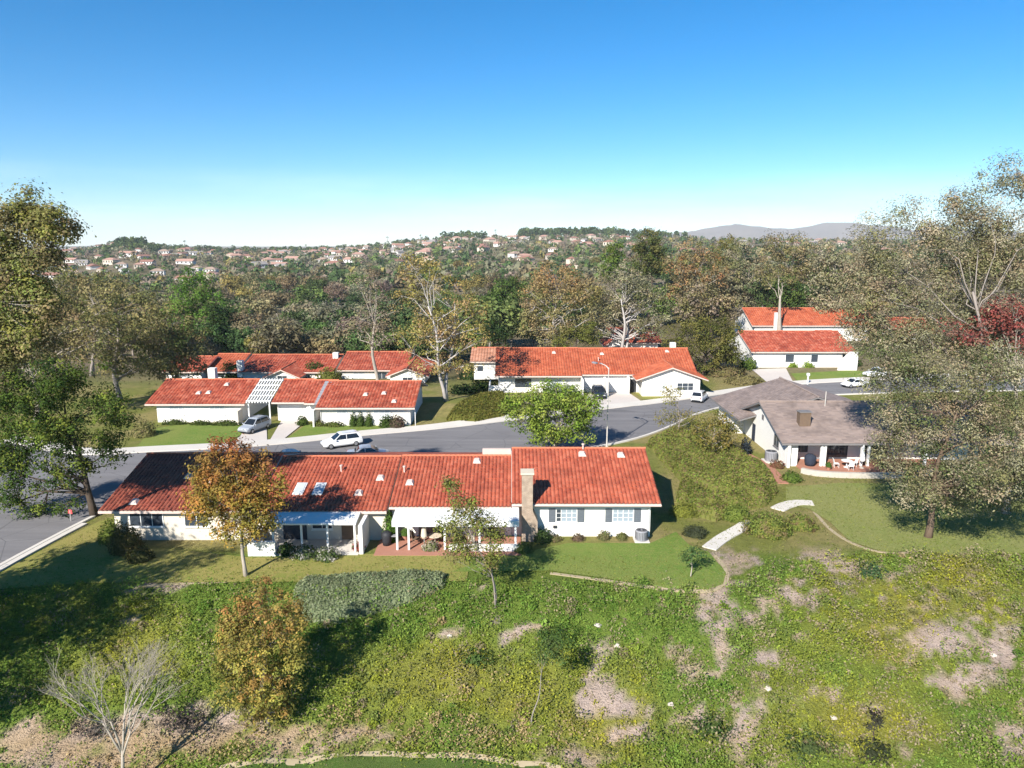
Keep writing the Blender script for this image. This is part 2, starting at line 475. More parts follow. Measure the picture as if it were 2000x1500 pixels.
def shrub(name, label, c, rx, ry, rz, leaf, pal, n=None, cat='shrub', group=None, spread=.2, core=.8, lump=.18, rough=.1):
    """a dome of leaves over a leafy body"""
    c = np.array(c, float); nn = n or int(min(7000, 34 * (rx * ry + rx * rz + ry * rz) / (leaf * leaf) * .30))
    nn = max(nn, 60)
    d = rng.normal(size=(nn, 3)); d[:, 2] = np.abs(d[:, 2]) * .95 - .12; d /= np.linalg.norm(d, axis=1)[:, None]
    ph = rng.uniform(0, 50)
    th = np.arctan2(d[:, 1], d[:, 0])
    lm = 1 + lump * (2 * vnoise(th * 1.6 + ph, d[:, 2] * 3 + ph, 5) - 1) + rng.normal(size=nn) * rough
    P_ = d * lm[:, None] * np.array([rx, ry, rz])
    V, Q = cards(P_, leaf, d, .55)
    key = vnoise(th * 2.2 + ph, d[:, 2] * 4, 8)
    pal = np.array(pal); pi = np.clip((key * len(pal) * 1.15 - .1 + rng.normal(size=nn) * .5), 0, len(pal) - .01).astype(int)
    lc = pal[pi] * rng.uniform(1 - spread, 1 + spread, (nn, 1))
    C = np.repeat(lc, 4, 0)
    nu, nv = 14, 6; cv = []
    for j in range(nv + 1):
        e = -.2 + (math.pi / 2 + .2) * j / nv
        for i in range(nu):
            a = 2 * math.pi * i / nu; cv.append((core * rx * math.cos(e) * math.cos(a), core * ry * math.cos(e) * math.sin(a), core * rz * math.sin(e)))
    cq = [(j * nu + i, j * nu + (i + 1) % nu, (j + 1) * nu + (i + 1) % nu, (j + 1) * nu + i) for j in range(nv) for i in range(nu)]
    k = len(V); V = np.vstack([V, np.array(cv)]); Q = np.vstack([Q, np.array(cq) + k]); C = np.vstack([C, np.tile(np.array(pal).mean(0), (len(cv), 1))])
    o = npmesh(name, V, Q, C, 'leaf'); o.location = c
    return props(o, label, cat, group)

def inpoly(x, y, poly):
    poly = np.asarray(poly); r = np.zeros(np.shape(x), bool); n = len(poly)
    for i in range(n):
        x1, y1 = poly[i][:2]; x2, y2 = poly[(i + 1) % n][:2]
        if y1 == y2: continue
        c = ((y1 > y) != (y2 > y)) & (x < (x2 - x1) * (y - y1) / (y2 - y1) + x1); r ^= c
    return r

def dpoly(x, y, poly):
    poly = np.asarray(poly); n = len(poly); d = np.full(np.shape(x), 1e9)
    for i in range(n):
        a = poly[i][:2]; b = poly[(i + 1) % n][:2]; ab = b - a
        t = np.clip(((x - a[0]) * ab[0] + (y - a[1]) * ab[1]) / (ab @ ab + 1e-9), 0, 1)
        d = np.minimum(d, np.hypot(x - a[0] - t * ab[0], y - a[1] - t * ab[1]))
    return d

def hedge_poly(name, label, poly, h, leaf, pal, dens, edge=.7, cat='hedge', group=None, wave=.12):
    """a clipped or sprawling hedge standing on the outline poly (world x,y)"""
    poly = np.asarray(poly)[:, :2]; lo = poly.min(0); hi = poly.max(0); c = (lo + hi) / 2
    g = .35; gx = np.arange(lo[0], hi[0] + g, g); gy = np.arange(lo[1], hi[1] + g, g)
    def top(x, y):
        d = dpoly(x, y, poly); t = np.clip(d / edge, 0, 1)
        return terr(x, y) + h * np.sqrt(1 - (1 - t) ** 2) * (1 + wave * (2.4 * fbm(x * .55, y * .55, 21, 3) - 1.2) + wave * .5 * (2 * vnoise(x * 1.6, y * 1.6, 23) - 1)) - .05
    X, Y = np.meshgrid(gx, gy); ins = inpoly(X, Y, poly)
    Z = np.where(ins, top(X, Y) - .10, terr(X, Y) - .3)
    nx = len(gx); V = np.stack([X, Y, Z], -1).reshape(-1, 3)
    fl = ins.ravel(); Q = []
    for j in range(len(gy) - 1):
        for i in range(nx - 1):
            q = (j * nx + i, j * nx + i + 1, (j + 1) * nx + i + 1, (j + 1) * nx + i)
            if any(fl[k] for k in q): Q.append(q)
    Q = np.array(Q); C = np.tile(np.mean(pal, 0), (len(V), 1))
    area = np.prod(hi - lo); n = int(area * dens)
    x = rng.uniform(lo[0], hi[0], n); y = rng.uniform(lo[1], hi[1], n); k = inpoly(x, y, poly); x = x[k]; y = y[k]
    z = top(x, y) + rng.normal(size=len(x)) * leaf * .3
    e = .15; nrm = np.stack([-(top(x + e, y) - top(x - e, y)) / (2 * e), -(top(x, y + e) - top(x, y - e)) / (2 * e), np.ones(len(x))], 1)
    # extra leaves down the steep edge
    ed = dpoly(x, y, poly) < edge * .5
    xx = np.concatenate([x, np.repeat(x[ed], 3)]); yy = np.concatenate([y, np.repeat(y[ed], 3)])
    zz = np.concatenate([z, np.repeat(z[ed], 3)]); m = len(xx) - len(x)
    tz = terr(xx, yy); zz[len(x):] = tz[len(x):] + (zz[len(x):] - tz[len(x):]) * rng.uniform(0, 1, m)
    nn = np.vstack([nrm, np.repeat(nrm[ed], 3, 0)]); nn /= np.linalg.norm(nn, axis=1)[:, None]
    V2, Q2 = cards(np.stack([xx, yy, zz], 1), leaf, nn, .5)
    lc = palette_cols(pal, len(xx)); pn = fbm(xx * .8, yy * .8, 31, 3)[:, None]
    lc = lc * (.55 + .9 * pn)
    V = np.vstack([V, V2]); Q = np.vstack([Q, Q2 + len(C)]); C = np.vstack([C, np.repeat(lc, 4, 0)])
    z0 = float(terr(c[0], c[1])); V = V - np.array([c[0], c[1], z0])
    o = npmesh(name, V, Q, C, 'leaf'); o.location = (c[0], c[1], z0)
    return props(o, label, cat, group)

def drape(name, poly, mat, dz, grid=1.0, thick=0., kind='structure', parent=None):
    bm = bmesh.new(); vs = [bm.verts.new((float(p[0]), float(p[1]), 0)) for p in poly]
    f = bm.faces.new(vs); f.normal_update(); bmesh.ops.triangulate(bm, faces=[f], ngon_method='EAR_CLIP')
    xs = [p[0] for p in poly]; ys = [p[1] for p in poly]
    for lo, hi, ax in ((min(xs), max(xs), 0), (min(ys), max(ys), 1)):
        c = math.floor(lo / grid) * grid + grid
        while c < hi:
            co = [0, 0, 0]; co[ax] = c; no = [0, 0, 0]; no[ax] = 1
            bmesh.ops.bisect_plane(bm, geom=list(bm.verts) + list(bm.edges) + list(bm.faces), plane_co=co, plane_no=no); c += grid
    bm.normal_update()
    if sum(f.normal.z * f.calc_area() for f in bm.faces) < 0: bmesh.ops.reverse_faces(bm, faces=bm.faces)
    if thick:
        ret = bmesh.ops.extrude_face_region(bm, geom=list(bm.faces))
        for v in [g for g in ret['geom'] if isinstance(g, bmesh.types.BMVert)]: v.co.z = 1
    for v in bm.verts:
        base = float(terr(v.co.x, v.co.y))
        v.co.z = base + dz + (0 if not thick else (thick if v.co.z > .5 else -.3))
    bmesh.ops.recalc_face_normals(bm, faces=bm.faces)
    me = bpy.data.meshes.new(name); bm.to_mesh(me); bm.free(); me.materials.append(M[mat])
    o = bpy.data.objects.new(name, me); COL.objects.link(o)
    if kind: o['kind'] = kind
    if parent: o.parent = parent
    return o

def densify(pts, step=1.0):
    out = []
    for a, b in zip(pts[:-1], pts[1:]):
        a = np.array(a[:2], float); b = np.array(b[:2], float); n = max(1, int(np.linalg.norm(b - a) / step))
        out += [a + (b - a) * i / n for i in range(n)]
    return out + [np.array(pts[-1][:2], float)]

def smoothline(pts, it=3):
    p = [np.array(q[:2], float) for q in pts]
    for _ in range(it):
        q = [p[0]]
        for a, b in zip(p[:-1], p[1:]): q += [a * .75 + b * .25, a * .25 + b * .75]
        p = q + [p[-1]]
    return p

def sweep(name, line, w0, w1, h, mat, kind='structure', dz=0., low=-.3):
    """a slab following a line: from w0 to w1 sideways (left positive), top at terr+h"""
    line = densify(line, 1.0); mb = MB(); m = len(line)
    for i, p in enumerate(line):
        d = line[min(i + 1, m - 1)] - line[max(i - 1, 0)]; d = d / np.linalg.norm(d); nrm = np.array([-d[1], d[0]])
        a = p + nrm * w0; b = p + nrm * w1
        za = float(terr(*a)); zb = float(terr(*b))
        mb.v += [(a[0], a[1], za + low), (a[0], a[1], za + h), (b[0], b[1], zb + h), (b[0], b[1], zb + low)]
    for i in range(m - 1):
        for j in range(4):
            a = i * 4 + j; b = i * 4 + (j + 1) % 4; mb.f.append((a, b, b + 4, a + 4))
    mb.f.append((0, 1, 2, 3)); mb.f.append(tuple((m - 1) * 4 + j for j in (3, 2, 1, 0)))
    o = mb.build(name, mat)
    if kind: o['kind'] = kind
    return o

# ------------------------------------------------------------------ building kit
def slope_grid(mb, O, A, S, tw=.3, tl=.4, hgt=.06, lift=.035, spt=4):
    O, A, S = (np.array(v, float) for v in (O, A, S)); la = np.linalg.norm(A); ls = np.linalg.norm(S)
    a = A / la; s = S / ls; n = np.cross(a, s)
    if n[2] < 0: n = -n
    nc = max(1, round(la / tw)); nr = max(1, round(ls / tl))
    ca = np.arange(nc * spt + 1) / spt; hp = hgt * np.sin(np.pi * (ca % 1.0)) ** .8 if spt > 1 else np.zeros(len(ca))
    rows = []; uv = []
    for r in range(nr):
        for e, lf in ((0, lift), (1, 0)):
            sv = (r + e) / nr * ls; jit = .012 * np.repeat(rng.normal(size=nc + 1), spt)[:len(ca)]
            rows.append(O + np.outer(ca / nc * la, a) + s * (sv) + np.outer(hp + lf + jit * (spt > 1), n))
            uv.append(np.stack([np.clip(ca, 0, nc - .01), np.full(len(ca), r + .1 + .8 * e)], 1))
    V = np.vstack(rows); UV = np.vstack(uv); m = len(ca); k = len(mb.v)
    mb.v += [tuple(p) for p in V]
    if mb.uv is None: mb.uv = []
    mb.uv += [tuple(p) for p in UV]
    for j in range(len(rows) - 1):
        for i in range(m - 1):
            q = k + j * m + i; mb.f.append((q, q + 1, q + m + 1, q + m))
    return mb

class House:
    def __init__(s, name, label, cat, x, y, z=0., group=None):
        s.L = Vector((x, y, z)); s.root = thing(name, label, cat, s.L, 0, group)
    def part(s, mb, name, mat, parent=None, smooth=False, bevel=0., label=None):
        o = mb.build(name, mat, parent or s.root, smooth, bevel)
        if parent is None: o.location = -s.L
        if label: o['label'] = label
        return o
    def roof(s, axis, a0, a1, e0, e1, rp, ze, zr, ze1=None, mat='red_tile', fas='trim', tw=.32, tl=.42, hgt=.095, spt=4, ridge=True, back=True, lift=.025, rmat='ridge_red', drop=.2, vents=()):
        ze1 = ze if ze1 is None else ze1
        if ze1 == ze and abs((rp - e0) - (e1 - rp)) > .05: ze1 = zr - (zr - ze) / (rp - e0) * (e1 - rp)
        mb = MB()
        if axis == 'x':
            slope_grid(mb, (a0, e0, ze), (a1 - a0, 0, 0), (0, rp - e0, zr - ze), tw, tl, hgt, lift, spt)
            if back: slope_grid(mb, (a0, e1, ze1), (a1 - a0, 0, 0), (0, rp - e1, zr - ze1), tw * 2, tl * 2, 0, lift, 1)
        else:
            slope_grid(mb, (e0, a0, ze), (0, a1 - a0, 0), (rp - e0, 0, zr - ze), tw, tl, hgt, lift, spt)
            slope_grid(mb, (e1, a0, ze1), (0, a1 - a0, 0), (rp - e1, 0, zr - ze1), tw, tl, hgt, lift, spt)
        ro = s.part(mb, 'roof', mat)
        q = MB().prism([(e0, ze - .02), (rp, zr - .02), (e1, ze1 - .02), (e1, ze1 - drop), (rp, zr - drop), (e0, ze - drop)], a0, a1, axis)
        s.part(q, 'fascia', fas, ro)
        if ridge:
            r = MB(); n = max(2, int((a1 - a0) / .42))
            for i in range(n):
                t0 = a0 + (a1 - a0) * i / n; t1 = a0 + (a1 - a0) * (i + 1) / n + .03
                p0, p1 = ((t0, rp, zr + .04), (t1, rp, zr + .06)) if axis == 'x' else ((rp, t0, zr + .04), (rp, t1, zr + .06))
                r.tube([p0, p1], .13, 6)
            s.part(r, 'ridge_cap', rmat, ro)
        for (va, vt, kind) in vents:               # along ridge, fraction up the front slope
            y = e0 + (rp - e0) * vt; z = ze + (zr - ze) * vt
            v = MB()
            if kind == 'pipe': v.tube([(va, y, z - .1), (va, y, z + .55)], .07, 8); v.lathe([(.13, .5), (.13, .62)], 8, (va, y, z))
            else: v.add([(va - .35, y - .3, z + .02), (va + .35, y - .3, z + .02), (va + .3, y + .35, z + .22), (va - .3, y + .35, z + .22), (va - .18, y - .12, z + .28), (va + .18, y - .12, z + .28), (va + .18, y + .3, z + .36), (va - .18, y + .3, z + .36)], [(0, 1, 5, 4), (1, 2, 6, 5), (2, 3, 7, 6), (3, 0, 4, 7), (4, 5, 6, 7)])
            s.part(v, 'vent', 'trim', ro)
        return ro
    def wall(s, axis, a0, a1, e0, e1, z0, ze, rp=None, zr=None, mat='stucco', name='wall', ze1=None):
        ze1 = ze if ze1 is None else ze1
        prof = [(e0, z0), (e0, ze)] + ([(rp, zr)] if rp is not None else []) + [(e1, ze1), (e1, z0)]
        return s.part(MB().prism(prof, a0, a1, axis), name, mat)
    def window(s, O, Rv, w, h, Nv, cols=3, rows=1, frame='white_paint', pane='glass', shut=0., sill=True, pcol=None):
        O, Rv, Nv = (np.array(v, float) for v in (O, Rv, Nv)); U = np.array([0, 0, 1.])
        b = MB(); t = .07; d = .06
        b.obox(O - Nv * .02, Rv * w, U * t, Nv * (d + .02)); b.obox(O + U * (h - t) - Nv * .02, Rv * w, U * t, Nv * (d + .02))
        b.obox(O + U * t - Nv * .02, Rv * t, U * (h - 2 * t), Nv * (d + .018)); b.obox(O + U * t + Rv * (w - t) - Nv * .02, Rv * t, U * (h - 2 * t), Nv * (d + .018))
        for i in range(1, cols): b.obox(O + Rv * (w * i / cols - .025) + U * t, Rv * .05, U * (h - 2 * t), Nv * (d * .8))
        for j in range(1, rows): b.obox(O + U * (h * j / rows - .015) + Rv * t, Rv * (w - 2 * t), U * .03, Nv * (d * .7))
        fr = s.part(b, 'window', frame)
        if pcol is None: s.part(MB().obox(O + Rv * t + U * t, Rv * (w - 2 * t), U * (h - 2 * t), Nv * .02), 'pane', pane, fr)
        else:
            for i, m in enumerate(pcol): s.part(MB().obox(O + Rv * (t + (w - 2 * t) * i / len(pcol)) + U * t, Rv * ((w - 2 * t) / len(pcol) - .004), U * (h - 2 * t), Nv * .02), 'pane', m, fr)
        if shut:
            for k in (-1, 1):
                o = O + (Rv * (w + .02) if k > 0 else -Rv * (shut + .02)); sh = MB()
                sh.obox(o, Rv * shut, U * h, Nv * .05)
                for j in range(7): sh.obox(o + Rv * .06 + U * (h * (j + .35) / 7), Rv * (shut - .12), U * (h / 16), Nv * .075)
                s.part(sh, 'shutter', 'shutter', fr)
        if sill: s.part(MB().obox(O - Rv * .05 - U * .08, Rv * (w + .1), U * .08, Nv * .12), 'sill', frame, fr)
        return fr
    def box(s, name, mat, *a, parent=None, bevel=0.):
        return s.part(MB().box(*a), name, mat, parent, bevel=bevel)

# ------------------------------------------------------------------ ground: one sheet to the horizon
def axis_lines(lo, hi, step, far_lo, far_hi, grow):
    c = list(np.arange(lo, hi + 1e-6, step)); s = step
    while c[-1] < far_hi: s *= grow; c.append(c[-1] + s)
    s = step
    while c[0] > far_lo: s *= grow; c.insert(0, c[0] - s)
    return np.array(c)
def bump(px, py, cx, cy, rx, ry, w=.35):
    d = np.sqrt(((px - cx) / rx) ** 2 + ((py - cy) / ry) ** 2)
    return 1 - sm(1 - w, 1 + w, d)
DIRT = [(a, b, c * .64, d * .64) for a, b, c, d in [(1180, 1360, 75, 55), (1250, 1380, 60, 30), (1395, 1195, 45, 45), (1590, 1065, 70, 45), (1640, 1110, 60, 40), (1010, 1255, 55, 32), (1050, 1220, 40, 22), (930, 1170, 35, 25),
        (880, 1240, 22, 20), (1150, 1225, 30, 16), (1180, 1275, 25, 25), (1390, 1310, 35, 55), (1430, 1400, 45, 70), (1345, 1400, 50, 30), (1620, 1350, 55, 25), (1830, 1250, 110, 40), (1950, 1260, 60, 60),
        (1880, 1350, 80, 50), (1560, 1160, 60, 28), (1500, 1190, 55, 25), (1250, 1430, 90, 35), (1130, 1480, 120, 25), (1970, 1450, 60, 60), (1580, 1240, 40, 20), (1840, 1330, 60, 20), (1700, 1390, 40, 14), (1490, 1290, 40, 30),
        (330, 1420, 220, 55), (120, 1470, 150, 50), (560, 1450, 130, 40), (300, 1140, 60, 22), (60, 1430, 70, 30), (380, 1380, 40, 25), (700, 1440, 90, 30), (1450, 1100, 70, 35), (1410, 1080, 40, 40), (1340, 1290, 22, 60), (1300, 1180, 16, 30), (1160, 1310, 30, 22), (960, 1210, 18, 30)]] + [(330, 1425, 200, 45), (120, 1475, 150, 45), (560, 1450, 120, 32), (330, 1150, 60, 18), (1850, 1262, 90, 22), (1900, 1330, 70, 22), (1420, 1150, 26, 40), (1400, 1250, 22, 50), (1440, 1420, 32, 60)]
GREEN = [(1550, 1060 + 60, 40, 20), (1250, 1200, 130, 80), (620, 1180, 200, 60), (1000, 1180, 160, 40), (450, 1200, 130, 90), (1350, 1330, 60, 50)]
YELL = [(1800, 1220, 130, 60), (1880, 1120, 130, 60), (1650, 1120, 80, 40), (950, 1330, 180, 70), (1560, 1420, 200, 70), (350, 1250, 130, 80), (1180, 1400, 120, 60)]
TAN = [(900, 1440, 260, 35), (650, 1420, 120, 30), (300, 1460, 300, 40)]
def cover(x, y, z):
    """0 bare earth .. 1 fully covered, and how yellow"""
    px, py = proj(x, y, z)
    px = px + 90 * (fbm(x * .45, y * .45, 91, 4) - .5) + 70 * (fbm(x * 1.6, y * 1.6, 92, 3) - .5); py = py + 60 * (fbm(x * .45, y * .45, 93, 4) - .5) + 60 * (fbm(x * 1.6, y * 1.6, 94, 3) - .5)
    n = fbm(x * .55, y * .55, 41, 4); n2 = fbm(x * 1.7, y * 1.7, 43, 3)
    d = np.zeros(np.shape(x))
    for b in DIRT: d = np.maximum(d, bump(px, py, *b, .55))
    n3 = fbm(x * 2.6, y * 2.6, 45, 3)
    c = 1.0 - d * (.35 + 1.3 * np.clip(n3 - .12, 0, 1)) - 1.5 * np.clip(.45 - n, 0, 1) - (1.2 + 1.0 * sm(8, 16, x)) * np.clip(.43 - n2, 0, 1)
    g = np.zeros(np.shape(x))
    for b in GREEN: g = np.maximum(g, bump(px, py, *b, .6))
    yl = np.zeros(np.shape(x))
    for b in YELL: yl = np.maximum(yl, bump(px, py, *b, .7))
    ta = np.zeros(np.shape(x))
    for b in TAN: ta = np.maximum(ta, bump(px, py, *b, .7))
    yl = np.clip(.19 + .66 * yl - .45 * g + 1.3 * (fbm(x * .3, y * .3, 47, 3) - .5), 0, 1)
    return np.clip(c + .25 * g, 0, 1), yl, np.clip(ta + .5 * (n2 - .5), 0, 1)
def ground_colour(x, y, z):
    W = lambda a, b, t: a * (1 - t[..., None]) + b * t[..., None]
    c, yl, ta = cover(x, y, z)
    dirt = np.array([.43, .335, .25]); pink = np.array([.43, .345, .295])
    n = fbm(x * .4, y * .4, 51, 3)
    D = W(np.broadcast_to(dirt, (*x.shape, 3)), np.broadcast_to(pink, (*x.shape, 3)), sm(.4, .6, n))
    D = W(D, np.broadcast_to(np.array([.38, .27, .13]), D.shape), ta * .7)
    G = W(np.broadcast_to(np.array([.13, .19, .035]), D.shape), np.broadcast_to(np.array([.23, .23, .045]), D.shape), yl)
    slope = W(D, G, sm(.3, .65, c))
    # flats round the houses: rough dry lawn; valley and hills: dry olive earth
    L = W(np.broadcast_to(np.array([.19, .205, .055]), D.shape), np.broadcast_to(np.array([.28, .245, .10]), D.shape), sm(.38, .62, fbm(x * .22, y * .22, 55, 4)))
    V = W(np.broadcast_to(np.array([.13, .115, .06]), D.shape), np.broadcast_to(np.array([.20, .165, .11]), D.shape), sm(.35, .65, fbm(x * .03, y * .03, 57, 4)))
    out = W(slope, L, sm(51, 54, y - 0 * x)); out = W(out, V, sm(112, 140, y))
    return out
gx_ = axis_lines(-60, 60, .5, -9500, 9500, 1.09); gy_ = np.concatenate([np.arange(-6, 24, 2.), axis_lines(24, 112, .5, 24, 9600, 1.045)])
X, Y = np.meshgrid(gx_, gy_); Z = terr(X, Y)
nx = len(gx_); ii = (np.arange(len(gy_) - 1)[:, None] * nx + np.arange(nx - 1)[None]).ravel()
gq = np.stack([ii, ii + 1, ii + nx + 1, ii + nx], 1)
g = npmesh('ground', np.stack([X, Y, Z], -1).reshape(-1, 3), gq, ground_colour(X, Y, Z).reshape(-1, 3), 'ground'); g['kind'] = 'structure'
g.data.polygons.foreach_set('use_smooth', [True] * len(g.data.polygons))

# distant mountains on the right
mb = MB(); prof = [(1180, 470), (1250, 464), (1310, 456), (1350, 450), (1385, 443), (1425, 438), (1470, 444), (1510, 448), (1560, 444), (1600, 434), (1640, 436), (1690, 442), (1760, 450), (1850, 446), (1950, 455), (2060, 452), (2200, 462)]
d0 = 7200.
prof = [p for a, b in zip(prof[:-1], prof[1:]) for p in [(a[0] * (1 - t) + b[0] * t, a[1] * (1 - t) + b[1] * t + rng.normal() * .9) for t in (0, .25, .5, .75)]]
nr = 9
for k in range(nr):
    for (px, py) in prof:
        x = (px - 1000) / F * d0; ht = max(40., zat(py, d0)); t = k / (nr - 1); s = math.sin(math.pi * t) ** .8 if k not in (0, nr - 1) else 0
        mb.v.append((x * (1 + .10 * (t - .5)), d0 + (t - .5) * 2600 + 160 * (vnoise(px * .03, k * .9, 7) - .5), -10 + (ht + 10) * s * (1 if k == nr // 2 else .93 + .1 * float(vnoise(px * .05, k * 1.3, 8)))))
n = len(prof)
for k in range(nr - 1):
    for i in range(n - 1): a = k * n + i; mb.f.append((a, a + 1, a + n + 1, a + n))
M['mountain'] = plain('mountain', (.20, .165, .14), (.13, .115, .10), .004, .95, .05, 0, .02, world=True)
o = mb.build('hills', 'mountain', None, True); o['kind'] = 'structure'

# ------------------------------------------------------------------ street, pavements, drives, lawns, paths
Z0 = lambda pts: [at_z(*p)[:2] for p in pts]
far_edge = [(-62., 84.)] + [tuple(p) for p in Z0([(150, 893), (280, 884), (420, 878), (560, 868), (700, 852), (850, 840), (960, 829), (1090, 812), (1200, 798), (1290, 788), (1400, 772), (1540, 753), (1690, 746)])] + [(75., 124.), (120., 128.)]
near_edge = [(-39.5, 20.), (-38.8, 40.), (-38.0, 50.4), (-36.8, 59.), (-35.6, 64.5), (-32.5, 69.), (-26., 72.2), (-12., 75.2), (0., 77.6), (8., 80.2), (14.5, 84.), (20.5, 90.5), (26., 98.6), (36., 106.2), (46., 110.), (62., 112.5), (80., 114.), (120., 116.)]
left_edge = [(-52.5, 20.), (-51.5, 45.), (-51., 62.), (-53., 72.), (-60., 76.), (-66., 77.)]
fe, ne, le = smoothline(far_edge, 2), smoothline(near_edge, 2), smoothline(left_edge, 2)
drape('road', [tuple(p) for p in ne] + [tuple(p) for p in fe[::-1]] + [tuple(p) for p in le[::-1]], 'asphalt', .045, 1.0)
sweep('kerb', fe, -.05, .28, .16, 'concrete'); sweep('pavement', fe, .282, 2.3, .145, 'concrete')
sweep('kerb', ne, .05, -.28, .16, 'concrete'); sweep('pavement', ne[:14], -.282, -.8, .13, 'concrete')
sweep('kerb', le, -.05, .28, .16, 'concrete'); sweep('pavement', le, .282, 1.7, .14, 'concrete')

def dpx(name, pts, mat, dz, z=None):
    return drape(name, [at(*p)[:2] if z is None else at_z(p[0], p[1], z)[:2] for p in pts], mat, dz, .5)
# lawn strip behind the front houses (dry on the left, greener on the right)
drape('lawn', [(-37.2, 45.6), (-30, 46.8), (-22, 46.9), (-10, 47.1), (-3.2, 47.1), (-3.2, 52.3), (-9, 51.8), (-17, 51.), (-20, 51.0), (-31.5, 53.6), (-34.5, 60), (-35.6, 58), (-37.0, 50)], 'lawn_dry', .05, .5)
dpx('lawn', [(880, 1118), (960, 1090), (1030, 1078), (1110, 1062), (1270, 1062), (1320, 1040), (1345, 1065), (1385, 1080), (1418, 1120), (1412, 1142), (1385, 1153), (1300, 1150), (1180, 1130), (1075, 1116)], 'lawn', .065)
dpx('lawn', [(1535, 952), (1640, 944), (1720, 945), (1900, 950), (2060, 955), (2080, 1075), (1900, 1090), (1790, 1078), (1720, 1078), (1660, 1058), (1620, 1020), (1580, 995), (1535, 985)], 'lawn_olive', .06)
dpx('lawn', [(430, 1512), (560, 1492), (760, 1479), (900, 1482), (1060, 1497), (1120, 1530), (1000, 1600), (500, 1600)], 'lawn_dark', .06)
# front yards of the second row and the middle house
dpx('lawn', [(300, 838), (360, 828), (470, 828), (478, 846), (430, 872), (290, 878), (262, 878)], 'lawn', .06)
dpx('lawn', [(552, 864), (600, 828), (800, 832), (820, 838), (700, 846), (620, 858)], 'lawn', .06)
dpx('lawn', [(1545, 730), (1660, 724), (1720, 728), (1690, 740), (1560, 749)], 'lawn', .06)
dpx('lawn', [(1238, 768), (1340, 766), (1345, 775), (1290, 783), (1255, 780)], 'lawn_dry', .06)
# drives
dpx('driveway', [(470, 852), (492, 812), (520, 812), (522, 868), (440, 876)], 'drive', .085)
dpx('driveway', [(523, 868), (556, 812), (612, 812), (545, 866)], 'drive', .09)
dpx('driveway', [(1135, 806), (1150, 770), (1225, 766), (1262, 791), (1200, 799)], 'drive', .09)
dpx('driveway', [(1480, 732), (1468, 722), (1535, 720), (1552, 752), (1510, 757)], 'drive', .09)
# garden paths
def pathline(name, pts, w, mat, h=.09):
    return sweep(name, smoothline([at(*p) for p in pts], 2), -w / 2, w / 2, h, mat, low=-.2)
pathline('path', [(1385, 1072), (1410, 1052), (1440, 1036), (1468, 1018)], 1.15, 'concrete')
pathline('path', [(1518, 996), (1535, 987), (1560, 982), (1588, 984)], 1.3, 'concrete')
pathline('path', [(250, 1150), (330, 1141), (420, 1137), (520, 1132), (640, 1126), (780, 1120), (900, 1117)], .3, 'pathdirt', .03)
pathline('path', [(1075, 1120), (1180, 1134), (1290, 1152), (1385, 1158), (1418, 1142), (1422, 1115), (1395, 1085)], .3, 'pathdirt', .05)
pathline('path', [(1590, 1000), (1625, 1040), (1680, 1070), (1740, 1083), (1800, 1076), (1840, 1060)], .28, 'pathdirt', .04)
pathline('path', [(420, 1506), (560, 1486), (760, 1473), (900, 1476), (1070, 1492), (1130, 1522)], .38, 'pathdirt', .03)
pathline('path', [(1430, 876), (1470, 894), (1505, 915), (1530, 945)], 1.0, 'terracotta', .07)

# ------------------------------------------------------------------ front duplex, nearest the camera
h = House('terrace_house', 'left half of the nearest red roofed duplex, left end shaded, two skylights', 'house', -21.2, 54.3, 0, 'red tiled houses of the estate')
h.wall('x', -31.9, -10.15, 54.35, 69.6, -.3, 2.72, 62, 4.5, 'stucco_cream')
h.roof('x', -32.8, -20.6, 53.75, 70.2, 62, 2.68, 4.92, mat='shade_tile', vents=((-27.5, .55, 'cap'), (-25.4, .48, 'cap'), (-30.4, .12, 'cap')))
rb = h.roof('x', -20.58, -9.95, 53.75, 70.2, 62, 2.66, 4.66, vents=((-11.2, .55, 'cap'), (-12.6, .28, 'cap'), (-14.8, .7, 'pipe')))
for x in (-17.6, -16.0):
    y0, y1 = 55.9, 57.6; zz = lambda y: 2.66 + (y - 53.75) / 8.25 * 2.0
    sk = h.part(MB().obox((x - .42, y0, zz(y0) + .03), (.84, 0, 0), (0, y1 - y0, zz(y1) - zz(y0)), (0, -.03, .14)), 'skylight', 'white_paint')
    h.part(MB().obox((x - .34, y0 + .08, zz(y0 + .08) + .15), (.68, 0, 0), (0, y1 - y0 - .16, zz(y1) - zz(y0) - .04), (0, -.01, .06)), 'pane', 'blind', sk)
h.window((-30.7, 54.35, 1.15), (1, 0, 0), 2.75, 1.2, (0, -1, 0), 3, 1, pcol=['glass', 'glass', 'glass'])
h.window((-26.3, 54.35, 1.15), (1, 0, 0), 2.0, 1.2, (0, -1, 0), 2, 1)
# patio roof of the left half
pc = h.part(MB().obox((-18.6, 51.9, 2.28), (6.6, 0, 0), (0, 2.6, .33), (0, 0, .12)), 'patio_cover', 'white_paint')
for x in (-18.5, -16.3, -14.3, -12.2): h.box('post', 'white_paint', x, x + .14, 51.95, 52.09, 0, 2.28)
h.window((-16.1, 54.35, .95), (1, 0, 0), 1.7, 1.15, (0, -1, 0), 2)
h.part(MB().obox((-18.4, 54.35, .05), (1.9, 0, 0), (0, -.05, 0), (0, 0, 2.05)), 'sliding_door', 'glass')
h.part(MB().obox((-13.7, 54.35, .05), (.95, 0, 0), (0, -.06, 0), (0, 0, 2.05)), 'door', 'wood')
h.box('party_wall', 'stucco', -11.75, -11.45, 51.6, 54.34, -.2, 2.35)
h.box('patio_wall', 'stucco', -20.2, -18.1, 51.3, 51.55, -.2, 1.15); h.box('patio_wall', 'stucco', -20.2, -19.95, 51.551, 54.34, -.2, 1.15)
